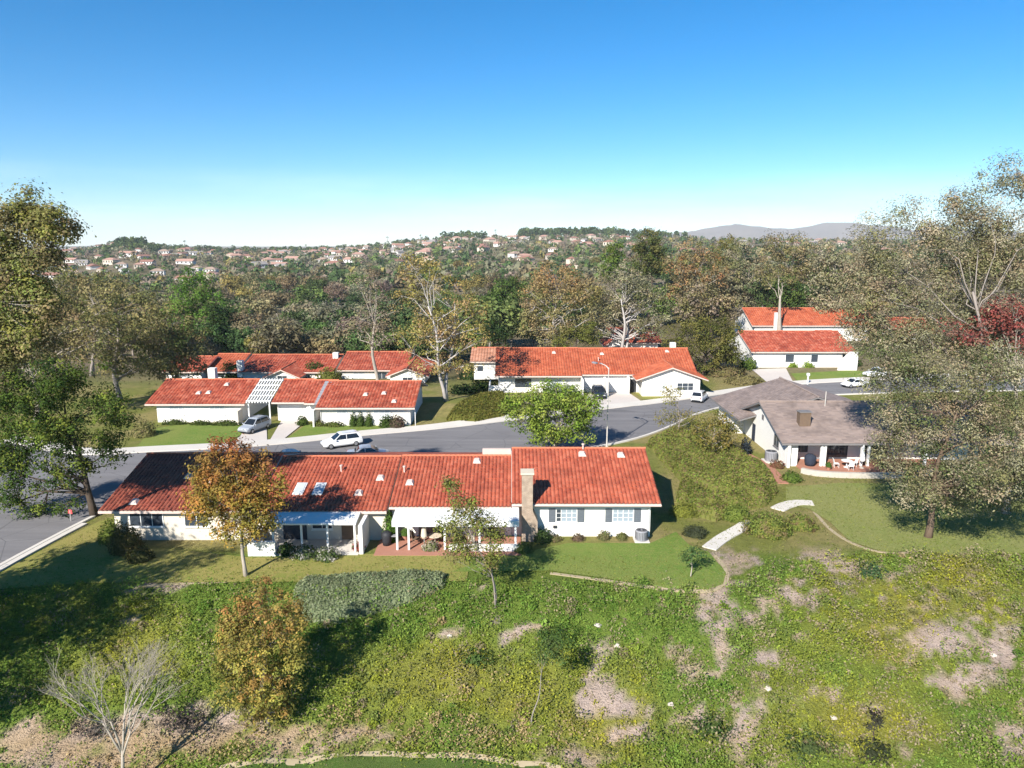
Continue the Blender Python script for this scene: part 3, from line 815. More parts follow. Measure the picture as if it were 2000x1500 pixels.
h.box('patio_floor', 'concrete', -19.9, -11.8, 51.4, 54.34, -.2, .07)

h = House('terrace_house', 'right half of the nearest duplex, bright sunlit red tile roof with tall brick chimney', 'house', 1.0, 55.2, 0, 'red tiled houses of the estate')
h.wall('x', -9.7, -.05, 55.0, 69, -.3, 2.75, 62, 4.4); h.wall('x', -.04, 11.25, 55.1, 69, -.3, 3.2, 62, 5.2)
h.roof('x', -9.85, -.05, 54.35, 69.65, 62, 2.78, 4.72, vents=((-8.6, .42, 'cap'), (-3.1, .86, 'cap'), (-9.3, .65, 'pipe')))
rd = h.roof('x', -.02, 11.95, 54.4, 69.6, 62, 3.02, 5.42, vents=((6.2, .86, 'cap'), (9.6, .84, 'cap'), (6.35, .97, 'pipe')))
h.box('parapet', 'trim', -2.7, -.1, 63.2, 63.6, 4.2, 5.02)
h.window((3.55, 55.1, 1.25), (1, 0, 0), 1.75, 1.15, (0, -1, 0), 4, 3, pane='blind', shut=.55, pcol=['glass', 'blind_blue', 'blind_blue', 'blind_blue'])
h.window((8.15, 55.1, 1.25), (1, 0, 0), 1.75, 1.15, (0, -1, 0), 4, 3, pane='blind', shut=.55, pcol=['blind_blue', 'blind_blue', 'blind_blue', 'blind_blue'])
ch = h.part(MB().prism([(.78, -.2), (2.05, -.2), (2.05, 1.7), (1.65, 2.6), (1.65, 5.62), (.78, 5.62)], 54.0, 55.02, 'y'), 'chimney', 'brick')
h.part(MB().box(.68, 1.75, 53.92, 55.1, 5.622, 5.78), 'chimney_cap', 'canvas', ch)
for x in (11.1,): h.part(MB().tube([(x, 54.5, 2.85), (x, 55.0, 2.5), (x, 55.02, 0)], .055, 6), 'downpipe', 'white_paint')
h.part(MB().tube([(-.02, 54.36, 2.93), (11.95, 54.36, 2.9)], .07, 6), 'gutter', 'trim'); h.part(MB().tube([(-9.85, 54.3, 2.68), (-.06, 54.3, 2.68)], .07, 6), 'gutter', 'trim')
h.box('dryer_vent', 'dark', 3.35, 3.65, 54.98, 55.09, .75, .95)
pc = h.part(MB().obox((-9.3, 52.3, 2.3), (9.85, 0, 0), (0, 2.55, .30), (0, 0, .16)), 'patio_cover', 'white_paint')
h.box('patio_beam', 'white_paint', -9.3, .55, 52.25, 52.45, 2.0, 2.29)
for x in (-9.0, -8.1, -5.3, -2.6, .2): h.box('post', 'white_paint', x, x + .15, 52.27, 52.42, 0, 2.0)
h.box('patio_wall', 'stucco', -4.9, .6, 52.0, 52.2, -.2, .62)
h.box('patio_floor', 'terracotta', -10.6, .7, 51.3, 54.98, -.2, .08)
h.part(MB().obox((-7.6, 55.0, .09), (2.4, 0, 0), (0, -.05, 0), (0, 0, 2.05)), 'sliding_door', 'glass')
h.window((-4.6, 55.0, .85), (1, 0, 0), 2.6, 1.3, (0, -1, 0), 3)

# ------------------------------------------------------------------ second row, left: duplex with two garages
h = House('terrace_house', 'left half of the white duplex across the street, deep red roof beside a slatted pergola', 'house', -43, 93.2, 0, 'red tiled houses of the estate')
h.wall('x', -47.4, -36.2, 93.2, 105, -.3, 2.72, 99, 4.5)
h.roof('x', -48.6, -35.4, 92.5, 105.5, 99, 2.62, 4.72, mat='deep_tile', tw=.42, tl=.5, hgt=.08, spt=3, vents=((-42.5, .4, 'cap'), (-41.2, .42, 'cap'), (-39.5, .75, 'cap')))
h.window((-45.7, 93.2, 1.0), (1, 0, 0), 1.9, 1.35, (0, -1, 0), 3, pane='blind'); h.window((-40.3, 93.2, 1.0), (1, 0, 0), 2.0, 1.35, (0, -1, 0), 3, pane='blind')
h.box('chimney', 'stucco', -43.4, -42.4, 100.6, 101.6, 2.5, 6.0)
pg = MB()
for i in range(9): pg.obox((-35.3 + i * .38, 92.8, 2.72), (.13, 0, 0), (0, 6.3, 1.95), (0, 0, .18))
for j in range(5): pg.obox((-35.35, 93.0 + j * 1.4, 2.90 + j * .433), (3.3, 0, 0), (0, .12, 0), (0, 0, .12))
h.part(pg, 'pergola', 'white_paint')
for p in ((-35.2, 93.1), (-32.4, 93.1)): h.box('post', 'white_paint', p[0], p[0] + .16, p[1], p[1] + .16, 0, 2.75)
h.box('courtyard_wall', 'stucco_cream', -36.15, -35.95, 91.5, 93.1, -.2, 1.9)
h.wall('x', -31.6, -27.75, 94.2, 105, -.3, 2.75, 99, 4.4, name='garage_wall')
h.roof('x', -32.0, -27.6, 93.0, 105, 99, 2.75, 4.72, mat='deep_tile', tw=.42, tl=.5, hgt=.08, spt=3)
h.part(MB().obox((-31.2, 94.2, .02), (2.9, 0, 0), (0, -.06, 0), (0, 0, 2.15)), 'garage_door', 'white_paint')
h = House('terrace_house', 'right half of the white duplex across the street, deep red roof above clipped column shrubs', 'house', -20, 93, 0, 'red tiled houses of the estate')
h.wall('x', -24.9, -13.3, 91.2, 104, -.3, 2.72, 98, 4.45)
h.roof('x', -25.5, -12.6, 90.4, 105.6, 98, 2.6, 4.66, mat='deep_tile', tw=.42, tl=.5, hgt=.08, spt=3, vents=((-19.6, .45, 'cap'), (-17.2, .5, 'cap'), (-15.5, .2, 'cap')))
h.wall('x', -27.6, -25.0, 93.8, 104, -.3, 2.7, 98.4, 4.35, name='garage_wall')
h.roof('x', -27.55, -24.2, 92.6, 104.2, 98.4, 2.72, 4.7, mat='deep_tile', tw=.42, tl=.5, hgt=.08, spt=3)
h.part(MB().obox((-27.5, 93.8, .02), (2.4, 0, 0), (0, -.06, 0), (0, 0, 2.1)), 'garage_door', 'white_paint')
h.window((-22.9, 91.2, .95), (1, 0, 0), 1.4, 1.4, (0, -1, 0), 2, pane='blind'); h.window((-18.1, 91.2, .95), (1, 0, 0), 2.2, 1.4, (0, -1, 0), 3, pane='blind')
h.box('courtyard_wall', 'stucco', -25.9, -25.7, 90.4, 93.75, -.2, 2.2)
pg = MB().obox((-26.0, 91.9, 2.66), (1.35, 0, 0), (0, 6.2, 1.92), (0, -.03, .1))
for i in range(10): pg.obox((-26.0, 92.0 + i * .62, 2.80 + i * .192), (1.35, 0, 0), (0, .1, .03), (0, 0, .08))
h.part(pg, 'courtyard_screen', 'metal_grey')
for x in (-25.2, -12.9): h.part(MB().tube([(x + .25, 90.5, 2.5), (x + .25, 91.1, 2.2), (x + .25, 91.1, 0)], .05, 6), 'downpipe', 'white_paint')

# ------------------------------------------------------------------ middle house, beyond the street
h = House('terrace_house', 'long red roofed house behind the round street tree, with front gabled wing', 'house', 15, 112, 0, 'red tiled houses of the estate')
h.wall('x', -2.2, 28.6, 113, 127.3, -.3, 2.9, 120.2, 5.6)
h.roof('x', -2.7, 11.1, 111.7, 128.5, 120.2, 2.85, 6.1, mat='orange_tile', tw=.42, tl=.5, hgt=.08, spt=3, vents=((7, .8, 'cap'),))
h.roof('x', 11.14, 29.7, 112.4, 128.2, 120.2, 2.95, 6.05, mat='orange_tile', tw=.42, tl=.5, hgt=.08, spt=3, vents=((15, .75, 'cap'), (26, .85, 'cap'), (14.2, .5, 'pipe')))
h.wall('y', 109.6, 113.5, 20.3, 29.3, -.3, 2.75, 24.8, 4.45, name='gable_wall')
h.roof('y', 108.9, 119.2, 19.2, 30.4, 24.8, 2.75, 4.72, mat='orange_tile', tw=.42, tl=.5, hgt=.08, spt=3, ridge=True)
h.window((21.6, 109.6, .95), (1, 0, 0), 2.3, 1.25, (0, -1, 0), 3, pane='blind', frame='white_paint'); h.window((25.7, 109.6, .95), (1, 0, 0), 2.6, 1.25, (0, -1, 0), 3, rows=2)
h.part(MB().obox((15.2, 113, .02), (3.0, 0, 0), (0, -.06, 0), (0, 0, 2.3)), 'garage_door', 'white_paint')
h.part(MB().obox((11.6, 113, .02), (3.0, 0, 0), (0, -.06, 0), (0, 0, 2.3)), 'garage_door', 'white_paint')
h.part(MB().obox((19.0, 113, .02), (.95, 0, 0), (0, -.06, 0), (0, 0, 2.1)), 'door', 'dark')
h.box('garage_wall', 'stucco', 14.6, 14.95, 109.0, 112.95, -.2, 2.6); h.box('garage_wall', 'stucco', 18.35, 18.6, 111.2, 112.95, -.2, 2.8)
h.box('garage_wall', 'stucco', 10.95, 11.2, 109.8, 112.95, -.2, 2.6)
h.part(MB().obox((.5, 113, .8), (2.6, 0, 0), (0, -.05, 0), (0, 0, 1.4)), 'sliding_door', 'glass'); h.window((5.5, 113, .9), (1, 0, 0), 2.4, 1.3, (0, -1, 0), 3, pane='blind')
h.box('courtyard_wall', 'stucco', -3.6, -3.4, 108.6, 113.5, -.3, 1.9); h.box('courtyard_wall', 'stucco', -3.39, -1.6, 108.6, 108.8, -.3, 1.9)
h.box('chimney', 'stucco', 27.0, 27.9, 121.0, 121.9, 5, 6.9)

# ------------------------------------------------------------------ brown roofed house on the right
SH = dict(mat='shingle', fas='grey_trim', tw=.6, tl=.28, hgt=0, spt=1, lift=.03, rmat='shingle')
h = House('shingle_house', 'white house with grey brown shingle roof, brick chimney and covered porch', 'house', 38, 78, 0)
h.wall('x', 29.3, 52, 76.2, 88.4, -.3, 3.2, 81, 5.15, ze1=2.75)
h.wall('x', 29.32, 30.6, 73.9, 76.19, -.3, 2.75, name='wall')
rf = h.roof('x', 28.6, 53, 73.2, 89.2, 81, 2.72, 5.5, **SH)
h.wall('y', 87.5, 95.2, 28.2, 45, -.3, 2.7, 36.5, 5.2, name='garage_wall')
h.roof('y', 83.5, 96, 27.2, 45.8, 36.5, 2.72, 5.52, **SH)
ch = h.box('chimney', 'wood', 31.5, 32.7, 76.2, 77.1, 3.2, 5.35); h.box('chimney_cap', 'grey_trim', 31.42, 32.78, 76.12, 77.18, 5.352, 5.45, parent=ch)
vt = MB().tube([(35.9, 80.2, 5.0), (35.9, 80.2, 6.9)], .05, 6); h.part(vt, 'vent_pipe', 'pole')
h.window((29.3, 77.4, 1.35), (0, -1, 0), 1.5, 1.35, (-1, 0, 0), 2, 1, frame='grey_trim'); h.window((29.3, 81.6, 3.3), (0, -1, 0), .6, .6, (-1, 0, 0), 1, 1, frame='grey_trim', sill=False)
h.part(MB().obox((29.3, 84.6, 0), (0, -1.0, 0), (-.06, 0, 0), (0, 0, 2.1)), 'door', 'navy')
for x in (32.9, 33.25, 37.2, 37.9, 44.): h.box('post', 'white_paint', x, x + .24, 73.5, 73.74, 0, 2.62)
h.box('post', 'stucco', 29.33, 29.6, 73.3, 73.9, 0, 2.7)
for x, w, nm, mt in ((31.0, 1.6, 'window', 'glass'), (34.2, 2.8, 'sliding_door', 'glass'), (38.8, 2.6, 'sliding_door', 'glass'), (42.4, 2.0, 'window', 'blind')):
    h.part(MB().obox((x, 76.2, .1 if 'door' in nm else .9), (w, 0, 0), (0, -.06, 0), (0, 0, 2.0 if 'door' in nm else 1.2)), nm, mt)
h.box('porch_beam', 'grey_trim', 29.7, 52, 73.45, 73.75, 2.63, 2.8)
h.box('porch_floor', 'terracotta', 30.5, 47, 71.7, 76.15, -.2, .12)
wl = MB(); line = smoothline([(30.2, 71.6), (31.2, 70.6), (34, 70.0), (38, 69.9), (41.5, 70.4), (44, 71.2)], 2)
o = sweep('retaining_wall', line, -.2, .2, .55, 'stonewall', None); props(o, 'low curved pale stone retaining wall below the shingle house porch', 'wall')

# ------------------------------------------------------------------ houses further back
def simple_house(label, x0, x1, y0, z0, ze, yr, zr, mat='deep_tile', wall='stucco', wins=(), gable=None, chim=None, rx=(.7, .7)):
    h = House('terrace_house', label, 'house', (x0 + x1) / 2, y0, z0, 'red tiled houses of the estate')
    h.wall('x', x0, x1, y0, 2 * yr - y0, z0 - .4, ze, yr, zr - .25, wall)
    m = (zr - ze) / (yr - y0)
    h.roof('x', x0 - rx[0], x1 + rx[1], y0 - .7, 2 * yr - y0 + .7, yr, ze - .7 * m, zr, mat=mat, tw=.5, tl=.55, hgt=.09, spt=3)
    for (x, w, zz, hh, pn) in wins: h.window((x, y0, z0 + zz), (1, 0, 0), w, hh, (0, -1, 0), max(1, int(w)), pane=pn)
    if gable:
        a, b, dy, gz, gr = gable
        h.wall('y', y0 - dy, y0 + 2, a, b, z0 - .4, gz, (a + b) / 2, gr - .2, wall, name='gable_wall')
        h.roof('y', y0 - dy - .6, yr, a - .7, b + .7, (a + b) / 2, gz - .2, gr, mat=mat, tw=.5, tl=.55, hgt=.09, spt=3)
        h.window(((a + b) / 2 - .9, y0 - dy, z0 + .9), (1, 0, 0), 1.8, 1.3, (0, -1, 0), 2)
    if chim: h.box('chimney', wall, chim[0], chim[0] + 1.0, chim[1], chim[1] + 1.0, z0 + 1, chim[2])
    return h
def X(px, d, z): return (px - 1000) / F * (d * CP + (H - z) * SP)
T = lambda x, y: float(terr(x, y))
simple_house('far red roof poking out left behind the white pergola duplex, with short white chimney', X(415, 131, 0), X(465, 131, 0), 129, -1.4, .75, 136, 2.7, 'orange_tile', wins=((-54, 1.5, .8, 1.2, 'glass'),), chim=(X(462, 128, 1), 128.2, 2.6))
simple_house('far long red roof with white gable, above the gap between pergola and garages', X(480, 130, 0), X(650, 130, 0), 128.5, -1.6, .75, 136, 2.55, 'deep_tile', gable=(X(524, 125, 0), X(582, 125, 0), 4.0, .45, 1.75), chim=(X(655, 136, 2), 134, 3.2))
simple_house('far red roof on a white house with gabled entry, left of the twin trunked sycamore', X(672, 130, 0), X(790, 130, 0), 128, -1.5, 1.2, 136, 3.1, 'deep_tile', gable=(X(765, 124, 0), X(832, 124, 0), 5.5, 1.1, 2.35), wins=((X(690, 128, 0), 2.0, .8, 1.3, 'blind'), (X(735, 128, 0), 2.0, .8, 1.3, 'glass')))
simple_house('small faded tan tile roof directly left of the long middle house', X(926, 125, 3), X(978, 125, 3), 124.5, .3, 3.3, 131, 4.6, 'tan_tile', wins=((-6.2, 1.2, 1, 1.1, 'glass'),))
simple_house('red roof peeping behind the twin white trunks of the rounded eucalyptus', X(1196, 146, 3), X(1283, 146, 3), 145, 1.0, 3.9, 151.5, 5.9, 'deep_tile', wins=((21.5, 1.5, 1, 1.2, 'glass'),), gable=(X(1186, 143, 3), X(1222, 143, 3), 2., 3.4, 5.2))
h = simple_house('red roofed white house with wide garage and arched porch, behind the white mailbox post', X(1466, 133, 2), X(1640, 133, 2), 132, .6, 4.0, 140, 6.6, 'deep_tile', wins=((X(1533, 132, 2), 1.7, 1.1, 1.5, 'glass'), (X(1583, 132, 2), 1.4, 1.1, 1.5, 'glass')), rx=(.5, 2.4))
h.part(MB().obox((X(1472, 132, 2), 132, .62), (4.9, 0, 0), (0, -.06, 0), (0, 0, 2.4)), 'garage_door', 'white_paint')
ar = MB().prism([(X(1630, 131, 2), .3), (X(1638, 131, 2), 2.6), (X(1652, 131, 2), 4.0), (X(1668, 131, 2), 4.2), (X(1668, 131, 2), .3)], 129.6, 130.0, 'y'); h.part(ar, 'porch_arch', 'stucco')
h = simple_house('topmost orange tiled roof at right, behind the arched porch house', X(1468, 160, 5), X(1690, 160, 5), 158, 2.2, 6.0, 165, 8.9, 'orange_tile', wins=((X(1500, 158, 4), 3, 1, 1.3, 'glass'), (X(1590, 158, 4), 4, 1.4, 1.2, 'glass')), rx=(.8, 2))
h.box('chimney', 'stucco', X(1512, 157, 5), X(1512, 157, 5) + 1.2, 156.8, 157.6, 2, 8.6)
simple_house('red roofed white house half hidden among the red leaved branches at far right', X(1752, 161, 4), X(1818, 161, 4), 160, 1.6, 4.0, 166, 6.6, 'deep_tile', wins=((X(1770, 160, 4), 2, 1, 1.2, 'glass'),))
simple_house('red tile house far left, mostly hidden behind the olive willow trees', X(330, 128, 0), X(398, 128, 0), 127, -1.2, 1.1, 133, 2.7, 'deep_tile', wins=((X(350, 127, 0), 2, .8, 1.2, 'blind'),))

# ------------------------------------------------------------------ cars
def paint(name, c, rough=.25):
    m, nt, out = newmat(name)
    n = noise(nt, 1.2, 3, .5, objvec(nt))
    b = finish(nt, out, mixc(nt, ramp(nt, n, .3, .8), c, tuple(v * .9 for v in c)), rough, .5)
    b.inputs['Coat Weight'].default_value = .6; b.inputs['Coat Roughness'].default_value = .08
    return m
M['paint_white'] = paint('paint_white', (.78, .78, .77)); M['paint_silver'] = paint('paint_silver', (.36, .38, .41), .3)
M['paint_black'] = paint('paint_black', (.02, .022, .028)); M['tyre'] = plain('tyre', (.022, .022, .023), None, 3, .9)
M['rim'] = plain('rim', (.42, .42, .43), None, 3, .35, .5, metal=.6); M['lamp_red'] = plain('lamp_red', (.35, .02, .02), None, 3, .2)
M['lamp_clear'] = plain('lamp_clear', (.6, .62, .64), None, 3, .1, .6); M['carglass'] = plain('carglass', (.015, .018, .022), None, 3, .06, .7)

def car(label, loc, head, mat, suv=True, L=4.6, W=1.84, group='cars parked along the street'):
    r = thing('parked_car', label, 'car', loc, head, group); l = L / 2
    ht = 1.66 if suv else 1.42; belt = .98 if suv else .90; hood = .95 if suv else .80
    st = [(-l, .45, .86, .72), (-l + .08, .32, belt - .02, .82), (-l + .5, .28, belt + .02, .9), (-.5, .27, belt, .92), (l * .42, .27, belt - .02, .92), (l * .52, .28, hood, .91), (l - .35, .3, hood - .12, .86), (l - .06, .36, hood - .28, .76), (l, .45, hood - .4, .66)]
    mb = MB(); k = 0
    for (x, zl, zt, hw) in st:
        hw *= W / 1.84; mid = (zl + zt) / 2
        for (y, z) in ((-hw * .9, zl), (-hw, zl + .14), (-hw, mid + .08), (-hw * .93, zt - .03), (-hw * .8, zt), (hw * .8, zt), (hw * .93, zt - .03), (hw, mid + .08), (hw, zl + .14), (hw * .9, zl)): mb.v.append((x, y, z))
    n = 10
    for i in range(len(st) - 1):
        for j in range(n):
            a = i * n + j; b = i * n + (j + 1) % n; mb.f.append((a, b, b + n, a + n))
    mb.f.append(tuple(range(n))); mb.f.append(tuple((len(st) - 1) * n + j for j in range(n)))
    # cabin
    rb = -l + .12 if suv else -l + .75; rt = -l + .45 if suv else -l + 1.35
    fb = l * .5; ft = l * .12
    hb, hr = .85 * W / 1.84, .66 * W / 1.84
    k = len(mb.v); zb = belt - .04
    prof = [(rb, zb), (rt, ht - .08), (rt + .35, ht), (ft - .3, ht), (ft, ht - .05), (fb, zb)]
    for s_ in (-1, 1):
        for (x, z) in prof: f = (z - zb) / (ht - zb); mb.v.append((x, s_ * (hb + (hr - hb) * f), z))
    m = len(prof)
    for i in range(m - 1): mb.f.append((k + i, k + i + 1, k + m + i + 1, k + m + i))
    mb.f.append(tuple(k + i for i in range(m))); mb.f.append(tuple(k + m + i for i in range(m))[::-1])
    mb.build('body', mat, r, True).data.polygons.foreach_set('use_smooth', [False] * len(mb.f))
    def side(x0b, x1b, x0t, x1t, f0, f1):
        for s_ in (-1, 1):
            w = MB(); pts = []
            for (x, f) in ((x0b, f0), (x1b, f0), (x1t, f1), (x0t, f1)): pts.append((x, s_ * (hb + (hr - hb) * f + .012), zb + (ht - zb) * f))
            pin = [(p[0], p[1] - s_ * .03, p[2]) for p in pts]
            w.add(pts + pin, [(0, 1, 2, 3), (7, 6, 5, 4), (0, 1, 5, 4), (1, 2, 6, 5), (2, 3, 7, 6), (3, 0, 4, 7)]); w.build('side_window', 'carglass', r)
    side(rb + .3, -.42, rt + .3, -.42, .12, .84); side(-.34, fb - .22, -.34, ft + .02, .12, .84)
    def glassend(name, xb, xt, f0, f1, sg):
        w = MB(); P0 = [(xb + (xt - xb) * f + .014 * sg, y * (hb + (hr - hb) * f) * .88, zb + (ht - .06 - zb) * f + .012) for f, y in ((f0, -1), (f0, 1), (f1, 1), (f1, -1))]
        w.add(P0 + [(p[0] - .04 * sg, p[1], p[2] - .02) for p in P0], [(0, 1, 2, 3), (7, 6, 5, 4), (0, 1, 5, 4), (1, 2, 6, 5), (2, 3, 7, 6), (3, 0, 4, 7)]); w.build(name, 'carglass', r)
    glassend('windscreen', fb, ft, .1, .95, 1); glassend('rear_window', rb, rt, .15, .95, -1)
    for x in (-l * .62, l * .63):
        for s_ in (-1, 1):
            y = s_ * (W / 2 - .12); t = MB()
            t.tube([(x, y - .11, .34), (x, y - .08, .34), (x, y + .08, .34), (x, y + .11, .34)], [.30, .34, .34, .30], 18); wo = t.build('wheel', 'tyre', r)
            t = MB(); t.tube([(x, y + s_ * .10, .34), (x, y + s_ * .125, .34)], [.22, .17], 12); t.build('rim', 'rim', wo)
    for s_ in (-1, 1):
        MB().box(l - .14, l - .005, s_ * .50 - .17, s_ * .50 + .17, hood - .36, hood - .22).build('headlight', 'lamp_clear', r, bevel=.02)
        MB().box(-l - .012, -l + .1, s_ * .62 - .1, s_ * .62 + .1, .68, .9).build('taillight', 'lamp_red', r, bevel=.02)
        MB().box(fb - .35, fb - .15, s_ * (hb + .14) - .09, s_ * (hb + .14) + .09, belt, belt + .14).build('wing_mirror', mat, r, bevel=.03)
    MB().box(l - .12, l + .015, -.62, .62, .34, .46).build('bumper', 'dark', r, bevel=.02); MB().box(-l - .02, -l + .12, -.66, .66, .36, .5).build('bumper', 'dark', r, bevel=.02)
    if suv:
        for s_ in (-1, 1): MB().box(rt + .3, ft - .25, s_ * .56 - .02, s_ * .56 + .02, ht - .01, ht + .05).build('roof_rail', 'metal_grey', r)
    return r
def head(a, b): a = at_z(*a); b = at_z(*b); return math.atan2(b[1] - a[1], b[0] - a[0])
def on(p, dz=.05): return (p[0], p[1], float(terr(p[0], p[1])) + dz)
car('white SUV parked along the far kerb of the street, below the column shrubs', on(at(668, 872)), head((740, 850), (600, 868)), 'paint_white', True, 4.7)
car('silver grey SUV standing on the left concrete driveway, nose to the street', on(at(498, 842), .09), math.atan2(-.95, -.36), 'paint_silver', True, 4.6)
car('black SUV parked in the shade before the garage of the long middle house', on((13.5, 109.2), .1), R(-88), 'paint_black', True, 4.6)
car('white hatchback seen from behind, right of the long middle house gabled wing', on(at(1366, 783), .05), R(62), 'paint_white', True, 4.3)
car('white sedan on the road at right, in front of the arched porch house', on(at(1668, 756), .05), R(196), 'paint_white', False, 4.4)
car('silver sedan showing only its roof above the nearest red tile ridge', on((-16.0, 76.8)), R(15), 'paint_silver', False, 4.6)
car('dark car behind the autumn coloured tree, at the near kerb', on((-24.0, 75.0)), R(13), 'paint_black', False, 4.5)
car('white van half hidden among the branches at far right, by the road', on(at(1712, 737), .1), R(190), 'paint_white', True, 4.8)
car('pale car glimpsed through the dark green tree at far left', on((-54.5, 70.5), .05), R(80), 'paint_white', False, 4.5)

# ------------------------------------------------------------------ street furniture and garden things
b = on((11.05, 80.6), 0); r = thing('street_lamp', 'tall pale street lamp post behind the round green street tree', 'street lamp', b)
MB().tube([(0, 0, -.2), (0, 0, 1), (0, 0, 9.6)], [.10, .085, .055], 10).build('pole', 'pole', r); MB().tube([(0, 0, 9.45), (-.3, .5, 9.75), (-.75, 1.3, 9.85)], [.06, .05, .05], 8).build('arm', 'pole', r)
MB().obox((-1.35, 1.25, 9.78), (.3, .3, 0), (-.42, .75, 0), (0, 0, .16)).obox((-.75, 1.15, 9.8), (.2, .1, 0), (-.2, .3, 0), (0, 0, .1)).build('lamp_head', 'metal_grey', r, bevel=.03); MB().lathe([(.2, 0), (.18, .25), (.14, .3)], 10).build('base', 'pole', r)
b = at(1577, 751); r = thing('mailbox_post', 'slim white mailbox post on the lawn edge by the road at right', 'post', b)
MB().box(-.1, .1, -.1, .1, -.1, 1.5).build('post', 'white_paint', r); MB().box(-.2, .2, -.3, .3, 1.502, 1.95).build('box', 'white_paint', r, bevel=.05)
b = at(139, 1018); r = thing('kerb_marker', 'small pinkish red marker on a thin stake at the kerb, left', 'marker', b)
MB().tube([(0, 0, -.1), (0, 0, 1.0)], .035, 6).build('stake', 'pole', r); MB().add([(-.18, -.02, .72), (.2, -.02, .66), (.18, -.02, 1.02), (-.12, -.02, 1.08), (-.18, .02, .72), (.2, .02, .66), (.18, .02, 1.02), (-.12, .02, 1.08)], [(0, 1, 2, 3), (7, 6, 5, 4), (0, 1, 5, 4), (1, 2, 6, 5), (2, 3, 7, 6), (3, 0, 4, 7)]).build('board', 'redsign', r)
def ac(label, loc, s=1.):
    r = thing('cooling_unit', label, 'air conditioner', loc, 0, 'outdoor cooling units')
    MB().lathe([(.5 * s, 0), (.52 * s, .1), (.52 * s, .8 * s), (.47 * s, .86 * s)], 20).build('casing', 'metal_grey', r)
    g_ = MB(); [g_.tube([(math.cos(a) * .1, math.sin(a) * .1, .87 * s), (math.cos(a) * .45 * s, math.sin(a) * .45 * s, .87 * s)], .012, 4) for a in np.linspace(0, 6.28, 25)[:-1]]
    g_.build('grille', 'dark', r); v = MB(); [v.box(math.cos(a) * .525 * s - .012, math.cos(a) * .525 * s + .012, math.sin(a) * .525 * s - .012, math.sin(a) * .525 * s + .012, .12, .78 * s) for a in np.linspace(0, 6.28, 25)[:-1]]; v.build('casing_fins', 'dark', r)
    MB().box(-.62 * s, .62 * s, -.62 * s, .62 * s, -.15, -.002).build('pad', 'concrete', r)
ac('round grey cooling unit by the white wall at the right end of the nearest duplex', on((10.4, 54.2), .12), .95)
ac('larger grey cooling unit by the gable wall of the shingle house', on((28.4, 75.6), .12), 1.25)
def chair(label, loc, rz, mat):
    r = thing('patio_chair', label, 'chair', loc, rz, 'patio chairs')
    MB().box(-.26, .26, -.25, .25, .4, .46).build('seat', mat, r, bevel=.015); MB().obox((-.26, .22, .462), (.52, 0, 0), (0, .05, 0), (0, .12, .5)).build('backrest', mat, r)
    for x in (-.23, .23):
        for y in (-.22, .22): MB().tube([(x, y, 0), (x, y, .4)], .022, 6).build('leg', mat, r)
def ptable(label, loc, mat):
    r = thing('patio_table', label, 'table', loc); MB().lathe([(.55, .70), (.57, .73), (.55, .75)], 20).build('tabletop', mat, r); MB().lathe([(.3, 0), (.05, .06), (.05, .699)], 12).build('pedestal', mat, r)
def parasol(label, loc, mat, h=2.4):
    r = thing('closed_parasol', label, 'parasol', loc, 0, 'closed patio parasols'); MB().lathe([(.26, 0), (.24, .08), (.04, .1)], 14).build('base', 'stonewall', r)
    MB().tube([(0, 0, .1), (0, 0, h)], .025, 8).build('pole', 'pole', r); MB().lathe([(.20, .75), (.26, .9), (.17, 1.6), (.07, h - .1), (.03, h + .02)], 10).build('canopy', mat, r)
pz = .08
parasol('closed beige parasol on the terracotta patio of the nearest duplex', on((-6.9, 52.9), pz), 'canvas', 2.0)
ptable('round pale table under the white patio roof of the nearest duplex', on((-6.1, 53.4), pz), 'canvas')
chair('wooden patio chair left of the round pale table', on((-7.6, 53.5), pz), R(80), 'wood'); chair('wooden patio chair right of the round pale table', on((-5.1, 53.5), pz), R(-80), 'wood'); chair('patio chair on the shaded patio between the white posts, near the low wall', on((-3.2, 53.2), pz), R(180), 'canvas')
r = thing('covered_grill', 'grill under a dark cover beside the patio of the nearest duplex', 'grill', on((-9.9, 53.3), pz)); MB().lathe([(.34, 0), (.36, .3), (.42, .75), (.38, 1.0), (.2, 1.12)], 14).build('cover', 'dark', r, True); MB().box(.40, .75, -.2, .2, .72, .78).build('side_shelf', 'metal_grey', r)
# shingle house porch
pz = .12
r = thing('covered_grill', 'big round dark covered grill on the porch of the shingle house', 'grill', on((32.0, 73.9), pz)); MB().lathe([(.5, 0), (.56, .3), (.62, .75), (.55, 1.05), (.3, 1.22), (.05, 1.27)], 18).build('cover', 'navy', r, True); MB().box(.6, .95, -.2, .2, .75, .8).build('side_shelf', 'metal_grey', r)
parasol('closed white parasol on the porch of the shingle house', on((37.1, 72.9), pz), 'white_paint', 2.5)
ptable('white table on the porch of the shingle house', on((35.6, 73.2), pz), 'white_paint')
chair('white chair left of the white porch table', on((34.5, 73.2), pz), R(80), 'white_paint'); chair('white chair right of the white porch table', on((36.5, 73.5), pz), R(-90), 'white_paint'); chair('white chair in front of the white porch table', on((35.6, 72.3), pz), R(175), 'white_paint')
chair('bluish chair on the porch of the shingle house, half under the hanging branches', on((40.2, 73.), pz), R(200), 'metal_grey')
def pot(label, loc, s, pal):
    r = thing('potted_plant', label, 'potted plant', loc, 0, 'potted plants'); MB().lathe([(.16 * s, 0), (.25 * s, .4 * s), (.27 * s, .42 * s)], 12).build('pot', 'terracotta', r)
    o = shrub('foliage', None, (0, 0, .4 * s), .35 * s, .35 * s, .5 * s, .12, pal, 90, cat=None); o.parent = r
GRN = [(.05, .10, .02), (.08, .13, .03)]
